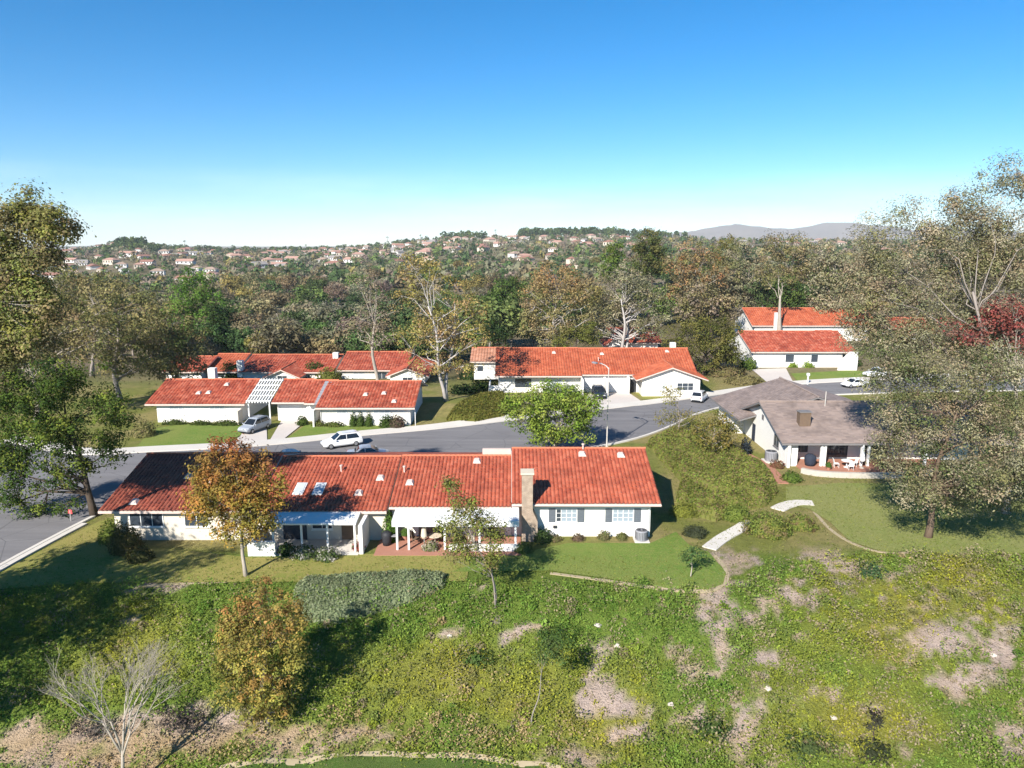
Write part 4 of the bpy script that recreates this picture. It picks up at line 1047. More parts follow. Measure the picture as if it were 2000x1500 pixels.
pot('terracotta potted plant at the right edge of the shingle house porch steps', on((38.9, 72.0), pz), 1.2, GRN); pot('terracotta potted plant in front of the shingle house grill', on((33.3, 72.3), pz), 1., GRN); pot('terracotta potted plant left of the sliding door on the nearest patio', on((-8.6, 54.3), .08), 1.2, GRN)
# tree stump and stones on the slope
def rock(label, p, s):
    s *= .7
    m = MB(); k = 7
    for j in range(5):
        e = -.4 + 1.9 * j / 4
        for i in range(k):
            a = 6.283 * i / k + .3 * j; q = s * rng.uniform(.75, 1.15); m.v.append((q * math.cos(e) * math.cos(a), q * .8 * math.cos(e) * math.sin(a), q * .6 * math.sin(e)))
    for j in range(4):
        for i in range(k): a = j * k + i; b_ = j * k + (i + 1) % k; m.f.append((a, b_, b_ + k, a + k))
    m.f.append(tuple(4 * k + i for i in range(k)))
    o = m.build('rock', 'rock'); o.location = (*p[:2], p[2] + .05 * s); props(o, label, 'rock', 'pale rocks on the slope')
for (px, py, s, l) in ((1628, 1403, .3, 'largest white rock, low on the weedy slope at right'), (1205, 1262, .33, 'pale rock at the top of a bare patch, mid slope'), (1168, 1222, .36, 'pale rock beside a dark hole below the lawn edge'), (1310, 1376, .3, 'pale rock on the dirt gully low on the slope'), (1500, 1345, .35, 'cream rock right of the pale dirt gully'), (1940, 1280, .3, 'pale rock on the bare ground near the right border'), (878, 1243, .3, 'small pale rock right of the big dark tree shadow')): rock(l, at(px, py), s)

# ------------------------------------------------------------------ palettes
OLIVE = [(.19, .19, .07), (.24, .22, .085), (.155, .16, .06), (.28, .24, .105), (.20, .165, .085)]
OLIVEB = [(.22, .19, .085), (.27, .22, .11), (.17, .15, .075), (.31, .245, .135), (.20, .195, .07)]
GREYO = [(.24, .23, .135), (.31, .285, .18), (.19, .19, .10), (.35, .30, .20), (.22, .215, .095), (.31, .245, .155)]
RUST = [(.36, .19, .085), (.31, .19, .085), (.38, .23, .11), (.26, .18, .085)]
DKGREEN = [(.05, .085, .02), (.075, .115, .028), (.04, .07, .02), (.10, .15, .03), (.17, .21, .04)]
BRIGHT = [(.17, .25, .038), (.23, .30, .05), (.13, .20, .03), (.28, .33, .065), (.19, .25, .045)]
PINE = [(.105, .20, .03), (.14, .245, .042), (.075, .15, .028), (.18, .28, .055)]
YELLO = [(.32, .25, .085), (.27, .245, .07), (.37, .28, .11), (.22, .215, .065), (.34, .23, .11)]
AUT_LOW = [(.34, .24, .05), (.38, .24, .055), (.25, .22, .05), (.42, .22, .06), (.22, .19, .05)]
AUT_TOP = [(.30, .10, .045), (.36, .14, .055), (.26, .12, .05), (.22, .13, .05)]
TAUPE = [(.25, .20, .145), (.29, .235, .16), (.21, .17, .11), (.22, .21, .10)]
DEEP = [(.035, .065, .022), (.05, .085, .025), (.03, .05, .02), (.07, .10, .03)]
ORSH = [(.32, .28, .065), (.36, .30, .07), (.24, .24, .055), (.34, .22, .065), (.20, .20, .05)]
MOUND = [(.15, .20, .04), (.19, .23, .05), (.12, .165, .036), (.23, .24, .055), (.22, .17, .08)]

# ------------------------------------------------------------------ trees that can be told apart
tree('street_tree', 'dark green broad tree with forked dark trunk at the left road, before the grey asphalt', at(186, 1008),
     [(70, 800, 75, 70), (165, 770, 75, 65), (30, 880, 55, 60), (215, 850, 42, 55), (110, 860, 70, 60), (90, 740, 70, 40), (235, 800, 32, 40), (30, 950, 40, 30), (190, 910, 50, 30), (10, 760, 50, 60), (120, 930, 45, 22), (15, 900, 40, 40), (25, 985, 36, 20), (75, 1000, 30, 14), (130, 985, 26, 14)], 420, 46, 1.0, .29, DKGREEN, .32, 'bark_dark', shell=.5, limb_low=2.5)
tree('sycamore', 'tallest olive brown sycamore rising above the skyline at far left', gnd(-38, 44.5),
     [(35, 410, 45, 45), (95, 440, 50, 45), (20, 480, 40, 50), (140, 455, 28, 22), (25, 550, 50, 45), (90, 500, 36, 30), (-60, 480, 60, 60), (-110, 570, 80, 60), (-60, 640, 60, 50), (-150, 660, 80, 55), (-200, 560, 70, 60), (-230, 670, 60, 50), (-20, 610, 36, 40), (-50, 720, 55, 55), (-130, 735, 70, 55), (-215, 725, 60, 60), (-290, 735, 50, 50), (-90, 670, 70, 50), (-180, 665, 70, 50), (-270, 665, 50, 50), (-170, 780, 80, 30), (20, 610, 40, 40), (70, 650, 44, 40), (10, 690, 40, 44), (110, 590, 36, 36), (60, 570, 40, 30)], 1000, 80, 1.0, .25, OLIVE + OLIVEB[:2] + [(.23, .23, .06), (.19, .21, .06)], .42, 'bark_pale', shell=.6, limb_low=9)
tree('olive_willow', 'brown olive tree below the tall left sycamore, above the dark green street tree', gnd(70, 92), [(55, 535, 50, 36), (125, 550, 50, 40), (185, 600, 45, 40), (180, 660, 40, 40), (30, 590, 55, 50), (95, 610, 55, 50), (140, 650, 50, 50), (60, 670, 60, 50), (10, 660, 50, 60), (120, 700, 60, 40), (150, 590, 36, 36)], 200, 34, 1.5, .42, OLIVEB + OLIVE, .4, 'bark_pale', shell=.48)
tree('olive_willow', 'pale olive loose crowned tree right of the tall left sycamore', gnd(235, 106), [(215, 600, 55, 50), (270, 640, 60, 60), (190, 660, 60, 60), (240, 700, 70, 40), (300, 690, 40, 45)], 150, 30, 1.7, .55, OLIVE, .4, 'bark_grey')
tree('olive_willow', 'loose olive crown filling the gap below the tall left sycamore, nearer the conifer', gnd(180, 132), [(150, 560, 45, 36), (200, 560, 40, 32), (240, 580, 45, 32), (180, 600, 60, 36), (280, 590, 36, 26)], 120, 30, 1.7, .6, OLIVE, .4, 'bark_grey')
tree('olive_willow', 'pale olive rounded tree between the loose left tree and the big conifer', gnd(345, 116), [(335, 640, 50, 50), (375, 670, 45, 50), (310, 680, 45, 45), (350, 715, 60, 26)], 130, 30, 1.6, .55, OLIVE, .35, 'bark_grey')
tree('conifer', 'big bright green dense conifer standing above the olive trees at left', gnd(385, 172), [(378, 545, 36, 28), (362, 580, 42, 34), (400, 590, 40, 38), (350, 620, 34, 36), (390, 640, 46, 44), (395, 690, 50, 45)], 230, 34, 1.7, .62, PINE, .5, 'bark_dark', shell=.38)
tree('conifer', 'very dark tree tucked against the right side of the bright conifer', gnd(428, 160), [(425, 620, 22, 36), (425, 670, 28, 45), (440, 655, 14, 25)], 80, 30, 1.3, .55, DEEP, .35, 'bark_dark', shell=.4)
tree('sycamore', 'yellowing sycamore with white trunks at the bend, centre of the estate', gnd(872, 103.5), [(815, 520, 45, 36), (870, 545, 45, 40), (800, 580, 42, 48), (850, 610, 55, 48), (915, 590, 42, 48), (880, 660, 60, 42), (820, 660, 50, 40), (930, 650, 30, 36), (840, 710, 50, 24), (905, 715, 36, 22)], 240, 22, 1.3, .42, YELLO, .42, 'bark_white', stems=2, shell=.6, limb_low=5)
tree('sycamore', 'thin half bare taupe tree with pale branching trunk left of the yellowing sycamore', gnd(739, 111), [(720, 560, 32, 34), (750, 610, 32, 45), (705, 630, 30, 40), (735, 660, 40, 30), (765, 650, 18, 30)], 120, 10, 1.2, .38, TAUPE, .35, 'bark_pale', shell=.6)
tree('eucalyptus', 'wide rounded eucalyptus with rust tinted top behind the long middle house', gnd(1085, 138), [(1085, 545, 50, 36), (1055, 590, 42, 50), (1110, 600, 52, 52), (1140, 570, 40, 40), (1080, 645, 60, 32), (1035, 630, 26, 40)], 230, 34, 1.6, .5, [(.29, .24, .105), (.25, .22, .10), (.33, .25, .13), (.21, .20, .08)], .45, 'bark_white', grad=RUST, shell=.4)
tree('eucalyptus', 'grey olive eucalyptus with white spreading limbs above the small red roof', gnd(1216, 141), [(1200, 545, 46, 34), (1245, 580, 42, 42), (1190, 600, 36, 40), (1285, 600, 32, 44), (1260, 640, 40, 26), (1170, 640, 30, 24)], 190, 28, 1.6, .5, GREYO[:5] + [(.13, .13, .06)], .55, 'bark_white', shell=.42, stems=2, limb_low=6)
tree('ficus', 'dense dark olive round tree right of the small red roof', gnd(1375, 126), [(1345, 660, 45, 40), (1405, 660, 45, 42), (1375, 690, 75, 28), (1430, 690, 28, 26), (1310, 690, 26, 28), (1375, 640, 40, 24)], 220, 36, 1.3, .42, [(.12, .125, .03), (.15, .145, .04), (.09, .10, .025), (.18, .165, .05)], .4, 'bark_dark', shell=.35)
tree('shrub_tree', 'low olive tree on the roofline of the long middle house', gnd(1125, 133), [(1115, 655, 36, 20), (1150, 650, 30, 22), (1090, 668, 26, 14)], 70, 28, 1.1, .42, [(.13, .145, .035), (.16, .16, .045)], .25, 'bark_dark', shell=.4)
tree('shrub_tree', 'small dark dense tree left of the tan tile roof', gnd(960, 134), [(962, 650, 24, 28), (975, 665, 20, 22)], 60, 30, 1.1, .42, DEEP, .25, 'bark_dark', shell=.4)
tree('broadleaf', 'mid green rounded tree behind the yellowing sycamore, right side', gnd(985, 210), [(985, 565, 34, 26), (975, 595, 36, 24), (1005, 585, 26, 28)], 110, 32, 1.9, .8, [(.09, .145, .035), (.12, .17, .045), (.07, .115, .03)], .4, 'bark_dark', shell=.38)
tree('cypress', 'bright green pointed tree beside the tall dark pine on the skyline', gnd(1200, 215), [(1202, 482, 15, 14), (1198, 500, 24, 18), (1200, 525, 28, 22)], 90, 32, 1.5, .75, [(.10, .16, .03), (.14, .19, .04)], .4, 'bark_dark', shell=.38)
tree('pine', 'tall dark pine breaking the skyline right of centre', gnd(1268, 205), [(1266, 462, 22, 14), (1268, 485, 34, 22), (1262, 515, 32, 24), (1285, 510, 24, 24)], 120, 32, 1.7, .72, [(.075, .10, .028), (.10, .115, .035), (.13, .125, .04)], .45, 'bark_dark', shell=.38)
for (nm, lb, px, d, bl, pal, nn) in (
    ('eucalyptus', 'rust topped eucalyptus on the skyline right of the tall dark pine', 1355, 195, [(1355, 490, 42, 26), (1335, 530, 40, 40), (1385, 525, 40, 40), (1350, 570, 50, 34)], RUST + OLIVEB, 170),
    ('eucalyptus', 'olive grey eucalyptus between the rust topped tree and the far right skyline trees', 1460, 205, [(1450, 500, 46, 30), (1490, 530, 42, 36), (1430, 545, 40, 36), (1470, 575, 55, 26)], GREYO, 170),
    ('broadleaf', 'yellow olive pointed tree on the skyline behind the grey eucalyptus', 1425, 235, [(1425, 480, 26, 20), (1415, 505, 30, 22)], [(.19, .17, .05), (.15, .15, .045)], 70),
    ('eucalyptus', 'broad brown olive eucalyptus reaching the skyline left of the giant right tree', 1545, 190, [(1530, 480, 50, 26), (1570, 510, 44, 34), (1510, 520, 40, 36), (1545, 555, 55, 28)], OLIVEB, 170),
    ('eucalyptus', 'grey green tree merging into the left edge of the giant right tree', 1635, 165, [(1620, 520, 40, 50), (1655, 560, 36, 50), (1610, 580, 36, 36)], GREYO, 150),
    ('broadleaf', 'dark green round tree behind the thick pale trunk above the orange roofs', 1530, 172, [(1535, 565, 30, 26), (1550, 590, 24, 24), (1510, 590, 22, 20)], [(.06, .10, .03), (.09, .13, .035)], 80),
    ('broadleaf', 'taupe brown tree right of the grey olive eucalyptus with white limbs', 1390, 160, [(1380, 585, 45, 30), (1340, 600, 30, 26), (1420, 600, 34, 26)], TAUPE + OLIVEB, 110)):
    tree(nm, lb, gnd(px, d), bl, nn, 30, 1.9, .68, pal, .45, 'bark_pale' if nm == 'eucalyptus' else 'bark_dark', shell=.45)
tree('palm_trunk_tree', 'thick pale trunk with sparse lopped crown standing before the topmost orange roof', gnd(1521, 156), [(1500, 545, 16, 12), (1540, 550, 18, 12), (1520, 535, 14, 10)], 26, 14, 1.0, .5, OLIVE, .62, 'bark_pale', shell=.5, wob=.004)
# street tree and small trees by the right mound
tree('street_tree', 'round bright green street tree behind the nearest duplex roof', gnd(1085, 79), [(1075, 775, 60, 34), (1030, 805, 48, 40), (1085, 815, 60, 42), (1135, 805, 42, 40), (1005, 790, 28, 24), (1158, 790, 26, 26), (1060, 845, 60, 22), (1130, 840, 40, 22)], 330, 30, .95, .33, BRIGHT, .3, 'bark_grey', shell=.4)
tree('young_tree', 'small thin olive yellow tree left of the shingle house, nearer the road', gnd(1325, 84.5), [(1310, 775, 28, 22), (1300, 810, 22, 28), (1335, 820, 28, 24), (1320, 845, 24, 20)], 90, 14, .8, .27, [(.20, .18, .05), (.16, .16, .04), (.24, .20, .07)], .14, 'bark_grey', shell=.55)
tree('young_tree', 'small olive yellow tree with pale stem before the white gable wall', at(1391, 900), [(1395, 825, 36, 24), (1375, 850, 26, 24), (1425, 845, 26, 26), (1400, 865, 36, 18), (1360, 835, 16, 18)], 130, 18, .8, .28, [(.21, .175, .045), (.17, .16, .04), (.25, .19, .06), (.12, .135, .03)], .13, 'bark_pale', shell=.5)
# foreground
tree('autumn_tree', 'rust and gold autumn tree in front of the nearest duplex, on a thin pale stem', at(481, 1126),
     [(455, 890, 62, 36), (410, 930, 42, 40), (500, 930, 46, 44), (455, 970, 80, 50), (400, 985, 40, 42), (510, 990, 44, 44), (470, 1030, 62, 26), (545, 950, 16, 22), (365, 965, 14, 16)], 330, 34, .75, .26, AUT_LOW, .15, 'bark_pale', grad=AUT_TOP, shell=.42, limb_low=2.2)
tree('young_tree', 'bushy young tree, rust at the top and yellow green below, low on the slope', at(526, 1418),
     [(515, 1172, 54, 38), (462, 1210, 38, 38), (568, 1210, 36, 40), (505, 1255, 78, 54), (446, 1290, 34, 44), (572, 1285, 36, 46), (505, 1335, 82, 46), (520, 1385, 52, 26)], 420, 28, .55, .20, ORSH, .10, 'bark_grey', grad=[(.33, .16, .06), (.28, .16, .06), (.36, .21, .075), (.26, .22, .065)], shell=.5, limb_low=.8, spread=.28)
tree('young_tree', 'sparse thin leaved sapling before the white patio roof of the nearest duplex', at(968, 1186),
     [(878, 950, 18, 22), (905, 985, 30, 22), (880, 1030, 30, 28), (930, 1020, 34, 28), (970, 1040, 28, 24), (900, 1075, 40, 22), (960, 1090, 30, 24)], 230, 20, .65, .20, [(.19, .22, .045), (.20, .20, .06), (.14, .16, .04), (.19, .16, .07)], .09, 'bark_grey', shell=.6, stems=2, limb_low=1.2)
tree('young_tree', 'tiny dark leaved tree in a bare ring on the green lawn', at(1349, 1128), [(1352, 1078, 20, 10), (1340, 1088, 14, 8), (1368, 1084, 12, 8)], 34, 9, .5, .2, [(.05, .10, .035), (.07, .12, .04)], .05, 'bark_pale', shell=.5, limb_low=1.1)
tree('young_tree', 'slender dark leaved sapling on the bare patch in the middle of the slope', at(1038, 1416), [(1078, 1262, 20, 16), (1060, 1280, 16, 14), (1090, 1285, 12, 12)], 40, 12, .5, .18, [(.07, .115, .035), (.09, .13, .04)], .05, 'bark_grey', shell=.5)
tree('dead_sapling', 'thin bare leaning sapling at the weedy slope bottom, right', at(1704, 1450), [(1712, 1408, 13, 9), (1700, 1420, 8, 7)], 24, 7, .3, .16, [(.04, .04, .03), (.06, .06, .04)], .05, 'bark_dark', shell=.6, limb_low=.4)
# giant trees at right
tree('eucalyptus', 'giant grey olive eucalyptus filling the right border up to the sky', gnd(1905, 63),
     [(1965, 350, 55, 40), (1890, 410, 55, 45), (1775, 415, 48, 36), (1705, 455, 45, 36), (1830, 470, 70, 50), (1950, 450, 60, 60), (1720, 530, 70, 60), (1810, 560, 70, 60), (1905, 540, 80, 60), (2000, 540, 60, 80), (1690, 600, 55, 50), (1770, 640, 60, 40), (2040, 400, 60, 60), (2080, 560, 70, 100), (1860, 400, 30, 30), (1720, 660, 60, 50), (1830, 680, 70, 50), (1930, 680, 70, 50), (1680, 650, 40, 40), (1930, 500, 80, 50), (1900, 620, 80, 50)],
     820, 70, 1.35, .26, GREYO, .42, 'bark_grey', shell=.58, stems=2, spread=.22, aspect=.42)
tree('eucalyptus', 'lower grey leaved eucalyptus with hanging boughs over the right lawn', at(1812, 1050),
     [(1760, 720, 70, 50), (1850, 740, 80, 60), (1950, 720, 70, 60), (1735, 790, 50, 50), (1820, 820, 75, 60), (1920, 830, 80, 60), (1990, 800, 50, 70), (1770, 860, 56, 44), (1850, 900, 70, 40), (1940, 910, 60, 44), (1890, 950, 44, 26), (1800, 915, 40, 24), (1760, 925, 44, 30), (1835, 955, 44, 26), (1905, 985, 40, 24), (1965, 965, 50, 36), (1730, 880, 40, 34), (1720, 690, 40, 40), (2010, 960, 40, 40), (1950, 925, 70, 45, -8), (2050, 900, 80, 60, -9), (1900, 955, 46, 28, -6), (1790, 960, 50, 26, -3), (1850, 985, 40, 20, -3), (2050, 840, 60, 90), (1700, 750, 26, 26)],
     760, 62, 1.15, .235, GREYO + [(.10, .125, .05), (.13, .15, .06)], .27, 'wood', shell=.55, spread=.22, limb_low=5, aspect=.42)
tree('red_leaved_tree', 'dark red leaved crown among the pale boughs at the right border', gnd(1965, 60), [(1960, 610, 50, 34), (1905, 650, 36, 26), (1990, 660, 44, 36), (1860, 640, 22, 14), (2040, 620, 50, 50)], 150, 22, .9, .3, [(.21, .06, .055), (.26, .075, .06), (.17, .065, .055), (.26, .13, .10)], .3, 'bark_pale', shell=.55)
# trees just outside the left border whose shade crosses the lawn and the left roof
def off_tree(label, base, hgt, rad, n, per, leaf, pal, r0, low=.42):
    root = thing('sycamore', label, 'tree', base); B = []
    for k in range(9):
        t = low + (1 - low) * (k + .5) / 9; a = k * 2.4; rr = rad * (1 - abs(t - .62)) * .55
        B.append((math.cos(a) * rr, math.sin(a) * rr, hgt * t, rad * .55, rad * .55, hgt * .10))
    cl, _ = blob_points(B, n, .55); make_trunk(cl, hgt, r0, hgt * low * .7, 1).build('trunk', 'bark_pale', root, True)
    V, Q, C = foliage(cl, per, 1.3, leaf, pal, .2); npmesh('crown', V, Q, C, 'leaf', root)
off_tree('tall sycamore just left of the photo, casting long streaked shade over the lawn', (-37.5, 28.5, float(terr(-37.5, 28.5))), 21, 4.8, 170, 44, .34, OLIVEB, .5, .38)
off_tree('second sycamore left of the photo, its crown shade falling across the left lawn strip', (-40.0, 35.5, float(terr(-40.0, 35.5))), 17.5, 5.4, 260, 60, .38, OLIVEB, .4, .33)
off_tree('broad sycamore nearer the camera beyond the left border, shading the lower left slope', (-39.5, 33.0, float(terr(-39.5, 33))), 12.5, 3.6, 120, 30, .34, OLIVE, .3, .35)

def bare_tree(name, label, base, L0, r0, mat, spread=.55, levels=6, cat='tree', lean=(0, 0), dens=3):
    root = thing(name, label, cat, base); trunk = MB(); twigs = MB()
    def grow(p, d, L, r, lev):
        n = 3; pts = [p]; q = p.copy(); dd = d.copy()
        for i in range(n):
            dd = dd + rng.normal(size=3) * .09 + np.array([0, 0, .03]); dd /= np.linalg.norm(dd); q = q + dd * L / n; pts.append(q.copy())
        (trunk if lev < 2 else twigs).tube(pts, [r, r * .88, r * .76, r * .62], 7 if lev < 2 else 4, lev < 2)
        if lev >= levels: return
        k = dens if lev else dens + 2
        for c in range(k):
            ax = rng.normal(size=3); ax -= ax @ dd * dd; ax /= np.linalg.norm(ax)
            a = spread * rng.uniform(.55, 1.25); nd = dd * math.cos(a) + ax * math.sin(a); nd[2] = nd[2] * .9 + .12; nd /= np.linalg.norm(nd)
            st = pts[3] if c == 0 else pts[1] + (pts[3] - pts[1]) * rng.uniform(.25, 1)
            grow(np.array(st), nd, L * rng.uniform(.62, .8), r * .55, lev + 1)
    grow(np.zeros(3) - np.array([0, 0, .2]), np.array([*lean, 1.]), L0, r0, 0)
    trunk.build('trunk', mat, root, True); twigs.build('crown', mat, root)
    return root
bare_tree('bare_tree', 'leafless grey tree with fine spreading twigs at the bottom left corner', at_z(240, 1552, -4.75), 3.0, .115, 'bark_pale', .44, 6, lean=(.04, .02), dens=3)

# ------------------------------------------------------------------ hedges, shrubs, plants
P2 = lambda pts: [at(*p)[:2] for p in pts]
hedge_poly('juniper_mound', 'broad grey green clipped mound at the lawn edge, below the autumn tree', P2([(575, 1150), (600, 1135), (700, 1127), (800, 1122), (872, 1127), (868, 1150), (800, 1180), (720, 1205), (640, 1222), (595, 1220), (570, 1190)]), .62, .15, [(.195, .235, .125), (.24, .28, .155), (.155, .195, .095), (.28, .31, .18)], 190, .55)
hedge_poly('hedge', 'sloping clipped olive hedge beside the pavement, left of the round green street tree', P2([(872, 822), (885, 802), (930, 780), (985, 772), (995, 800), (985, 815), (930, 826)]), 1.0, .26, [(.10, .12, .025), (.14, .14, .03), (.17, .15, .04)], 60, .9)
hedge_poly('ground_hedge', 'wide rolling green shrub mass between the nearest duplex and the shingle house', P2([(1290, 900), (1262, 868), (1300, 850), (1360, 862), (1420, 880), (1470, 905), (1510, 935), (1520, 965), (1495, 990), (1450, 1000), (1400, 1020), (1350, 1005), (1318, 985), (1330, 940)]), 1.35, .2, MOUND + [(.21, .22, .05), (.19, .14, .07)], 120, 1.6, wave=.45)
for (px, py, a, b_, c_, lb, pal) in (
    (1505, 1048, 1.75, 1.5, 1.5, 'rounded green bush with rusty top beside the concrete garden path', MOUND), (1570, 1036, 1.2, 1.0, .95, 'smaller rusty green bush right of the rounded bush at the path', MOUND + [(.18, .12, .06)]),
    (1440, 1018, 1.3, 1.1, 1.1, 'dark green bush at the lower tip of the rolling shrub mass', MOUND[:3]), (1340, 1010, 1.2, 1.0, .9, 'yellow green bush at the left foot of the rolling shrub mass', [(.20, .21, .04), (.17, .19, .04)]),
    (1550, 942, 1.0, .9, .8, 'round green bush at the left end of the stone retaining wall', [(.09, .14, .03), (.12, .17, .035)]), (1520, 915, .7, .6, .7, 'small reddish brown bush by the terracotta walk', [(.20, .09, .06), (.15, .10, .05)]),
    (1458, 888, .55, .55, 1.7, 'dark upright bush against the white gable wall', [(.03, .04, .05), (.045, .055, .06)]),
    (1462, 722, 1.6, 1.4, 1.8, 'clipped round bush beside the wide garage at right', [(.08, .13, .025), (.11, .155, .03)]), (1360, 1050, .9, .8, .7, 'dark bush at the left start of the concrete path', [(.05, .06, .035), (.07, .08, .04)]),
    (1420, 735, 3.4, 2.2, 1.4, 'rusty olive shrub mass right of the long middle house', [(.17, .15, .06), (.20, .15, .08), (.13, .13, .05)]), (1460, 752, 3.0, 2.0, 1.2, 'olive shrub patch between the white hatchback and the round clipped bush', [(.17, .15, .06), (.20, .17, .08)]),
    (240, 1085, 1.25, 1.1, 2.0, 'brown olive bush at the shaded left end of the nearest duplex', [(.11, .10, .035), (.15, .12, .045), (.08, .085, .03)]), (212, 1062, 1.0, 1.0, 1.5, 'green bush by the trunk of the dark street tree', [(.13, .17, .035), (.10, .13, .03)]),
    (268, 1100, .9, .8, .9, 'low dark bush on the shaded lawn beside the cream wall', [(.07, .085, .03), (.10, .10, .04)]),
    (590, 1092, 1.0, .8, .8, 'bush with white flowers below the left patio window', [(.06, .10, .03), (.08, .12, .035), (.45, .43, .38)]), (635, 1096, 1.0, .8, .75, 'second white flowered bush, nearer the post', [(.06, .10, .03), (.09, .12, .035), (.45, .43, .38)]), (560, 1085, .7, .6, .8, 'dark green bush at the end of the low white patio wall', [(.05, .085, .025), (.07, .11, .03)]),
    (700, 1078, .5, .45, .6, 'small bush with red flowers at the white party wall', [(.40, .04, .04), (.08, .11, .03), (.30, .05, .05)]), (716, 1045, .75, .7, 2.6, 'tall taupe leafless climber against the white party wall', TAUPE), (762, 1062, .55, .5, 2.2, 'bright green plant in the dark gap between the duplex halves', [(.10, .18, .03), (.07, .13, .03)]),
    (1085, 1058, .5, .4, .35, 'low dry bush under the left shuttered window', [(.17, .13, .07), (.13, .13, .05)]), (1130, 1057, .5, .4, .4, 'low brown bush between the shuttered windows', [(.17, .12, .08), (.13, .10, .06)]), (1180, 1055, .45, .4, .6, 'small spiky plant under the right shuttered window', [(.12, .14, .05), (.17, .15, .07)]), (1215, 1055, .45, .4, .45, 'low bush beside the round cooling unit', [(.15, .15, .06), (.12, .13, .04)]),
    (1060, 1060, .8, .6, .9, 'dark evergreen bush at the foot of the brick chimney', [(.04, .07, .025), (.06, .09, .03)]), (1022, 1082, .7, .6, .7, 'green bush at the right end of the low patio wall', [(.10, .14, .035), (.13, .16, .05)]),
    (840, 1078, .6, .5, .7, 'pale flowering bush at the open side of the near patio', [(.16, .18, .07), (.35, .30, .24), (.12, .15, .05)]),
    (593, 829, .75, .7, 1.1, 'dark round bush at the right garage corner', [(.05, .08, .02), (.07, .10, .025)]), (625, 831, .9, .6, .7, 'low bush left of the clipped column shrubs', [(.10, .12, .03), (.14, .13, .05)]), (655, 832, 1.2, .6, .6, 'low hedge piece under the blinds window across the street', [(.08, .11, .025), (.12, .13, .04)]),
    (756, 833, .85, .8, 1.4, 'round clipped bush right of the three column shrubs', [(.05, .08, .02), (.06, .095, .025)]), (776, 834, .9, .8, 1.5, 'purple brown bush at the right end of the column shrub row', [(.14, .09, .07), (.10, .09, .05)]),
    (345, 828, 1.6, .5, .6, 'low hedge piece under the left blinds window of the pergola duplex', [(.05, .075, .02), (.07, .09, .025)]), (395, 829, 1.4, .5, .6, 'middle low hedge piece along the pergola duplex wall', [(.05, .075, .02), (.07, .09, .025)]), (445, 830, 1.8, .5, .7, 'right low hedge piece along the pergola duplex wall', [(.05, .075, .02), (.07, .09, .025)]),
    (285, 850, 1.3, 1.2, 1.8, 'olive bush at the left corner of the pergola duplex lawn', OLIVE), (468, 812, .8, .7, 2.0, 'olive bush against the cream courtyard wall by the drive', OLIVE),
    (1290, 765, 2.3, .7, 1.1, 'clipped green hedge under the gable windows of the long middle house', [(.09, .12, .025), (.12, .14, .03)]), (1335, 765, 1.0, .8, 1.0, 'round bush at the right gable window of the long middle house', [(.09, .12, .025), (.14, .14, .04)]), (1245, 764, .9, .8, 1.3, 'olive bush at the front door of the long middle house', OLIVE),
    (1548, 718, 1.0, .8, 1.0, 'left round bush under the windows of the arched porch house', BRIGHT[:3]), (1580, 718, 1.1, .8, .9, 'middle round bush under the windows of the arched porch house', BRIGHT[:3]), (1668, 716, 1.4, 1.0, 1.8, 'dark bush right of the arched porch', DKGREEN[:3]),
    (612, 738, 1.8, 1.4, 2.6, 'dark rounded tree like bush in the gap between the far red roofs', [(.06, .08, .025), (.09, .10, .03)]), (640, 745, 2.0, 1.4, 2.0, 'yellow green bush behind the garage roofs', [(.15, .16, .04), (.12, .13, .03)]), (505, 722, 1.6, 1.4, 2.6, 'rusty olive bush in front of the far white gable', [(.16, .13, .05), (.12, .11, .04)]), (450, 738, 2.2, 1.6, 2.6, 'dark bush mass behind the left red roof of the pergola duplex', DEEP),
    (905, 770, 2.0, 1.6, 1.3, 'dark bush below the twin white sycamore trunks', DEEP), (945, 765, 2.4, 1.6, 1.6, 'deep green bush at the white courtyard corner of the long middle house', DKGREEN[:3]), (920, 742, 2.0, 1.6, 1.8, 'dark bush under the tan tile roof', DEEP),
    (1100, 768, 3.5, 1.5, 1.6, 'green and white flecked bush before the patio of the long middle house', [(.10, .17, .05), (.13, .20, .06), (.40, .42, .38)]),
    (1710, 1490, .7, .6, .75, 'dark spiky tuft at the bottom edge, right', [(.03, .04, .02), (.05, .055, .03)]), (1710, 1408, .4, .35, .4, 'small black burnt tuft above the dark spiky tuft', [(.02, .02, .018), (.035, .03, .025)]), (1705, 1128, .9, .7, .6, 'dark blue green weed clump on the slope at right', [(.05, .10, .05), (.07, .12, .05)]), (1085, 1262, 1.1, .9, .5, 'dark green weed clump around the slope sapling', [(.06, .11, .03), (.09, .14, .035)]), (930, 1300, .9, .7, .4, 'dark green weed clump left of the slope sapling', [(.07, .12, .03), (.09, .14, .04)]), (1395, 1440, 1.1, .8, .5, 'dark green weed clump at the bottom, right of the pale gully', [(.06, .10, .03), (.09, .13, .035)]), (1590, 1480, 1.2, .8, .5, 'dark olive weed clump at the bottom edge of the right slope', [(.07, .10, .035), (.09, .12, .04)]),
    (350, 1425, 1.1, .7, .5, 'dry dark brush pile right of the leafless tree trunk', [(.10, .08, .07), (.14, .11, .09)]), (180, 1440, 1.0, .6, .45, 'dry dark brush pile left of the leafless tree trunk', [(.10, .08, .07), (.14, .11, .09)])):
    q = at(px, py)
    if 86 < q[1] < 96: q[1] -= b_ * .6 + .35
    leaf = .17 if q[1] < 60 else (.26 if q[1] < 95 else .4)
    kw = dict(rough=.3, lump=.5, core=.45) if ('clump' in lb or 'brush' in lb or 'tuft' in lb) else {}
    shrub('shrub', lb, (q[0], q[1] + b_ * .6, float(terr(q[0], q[1] + b_ * .6)) + .05), a, b_, c_, leaf, pal, **kw)
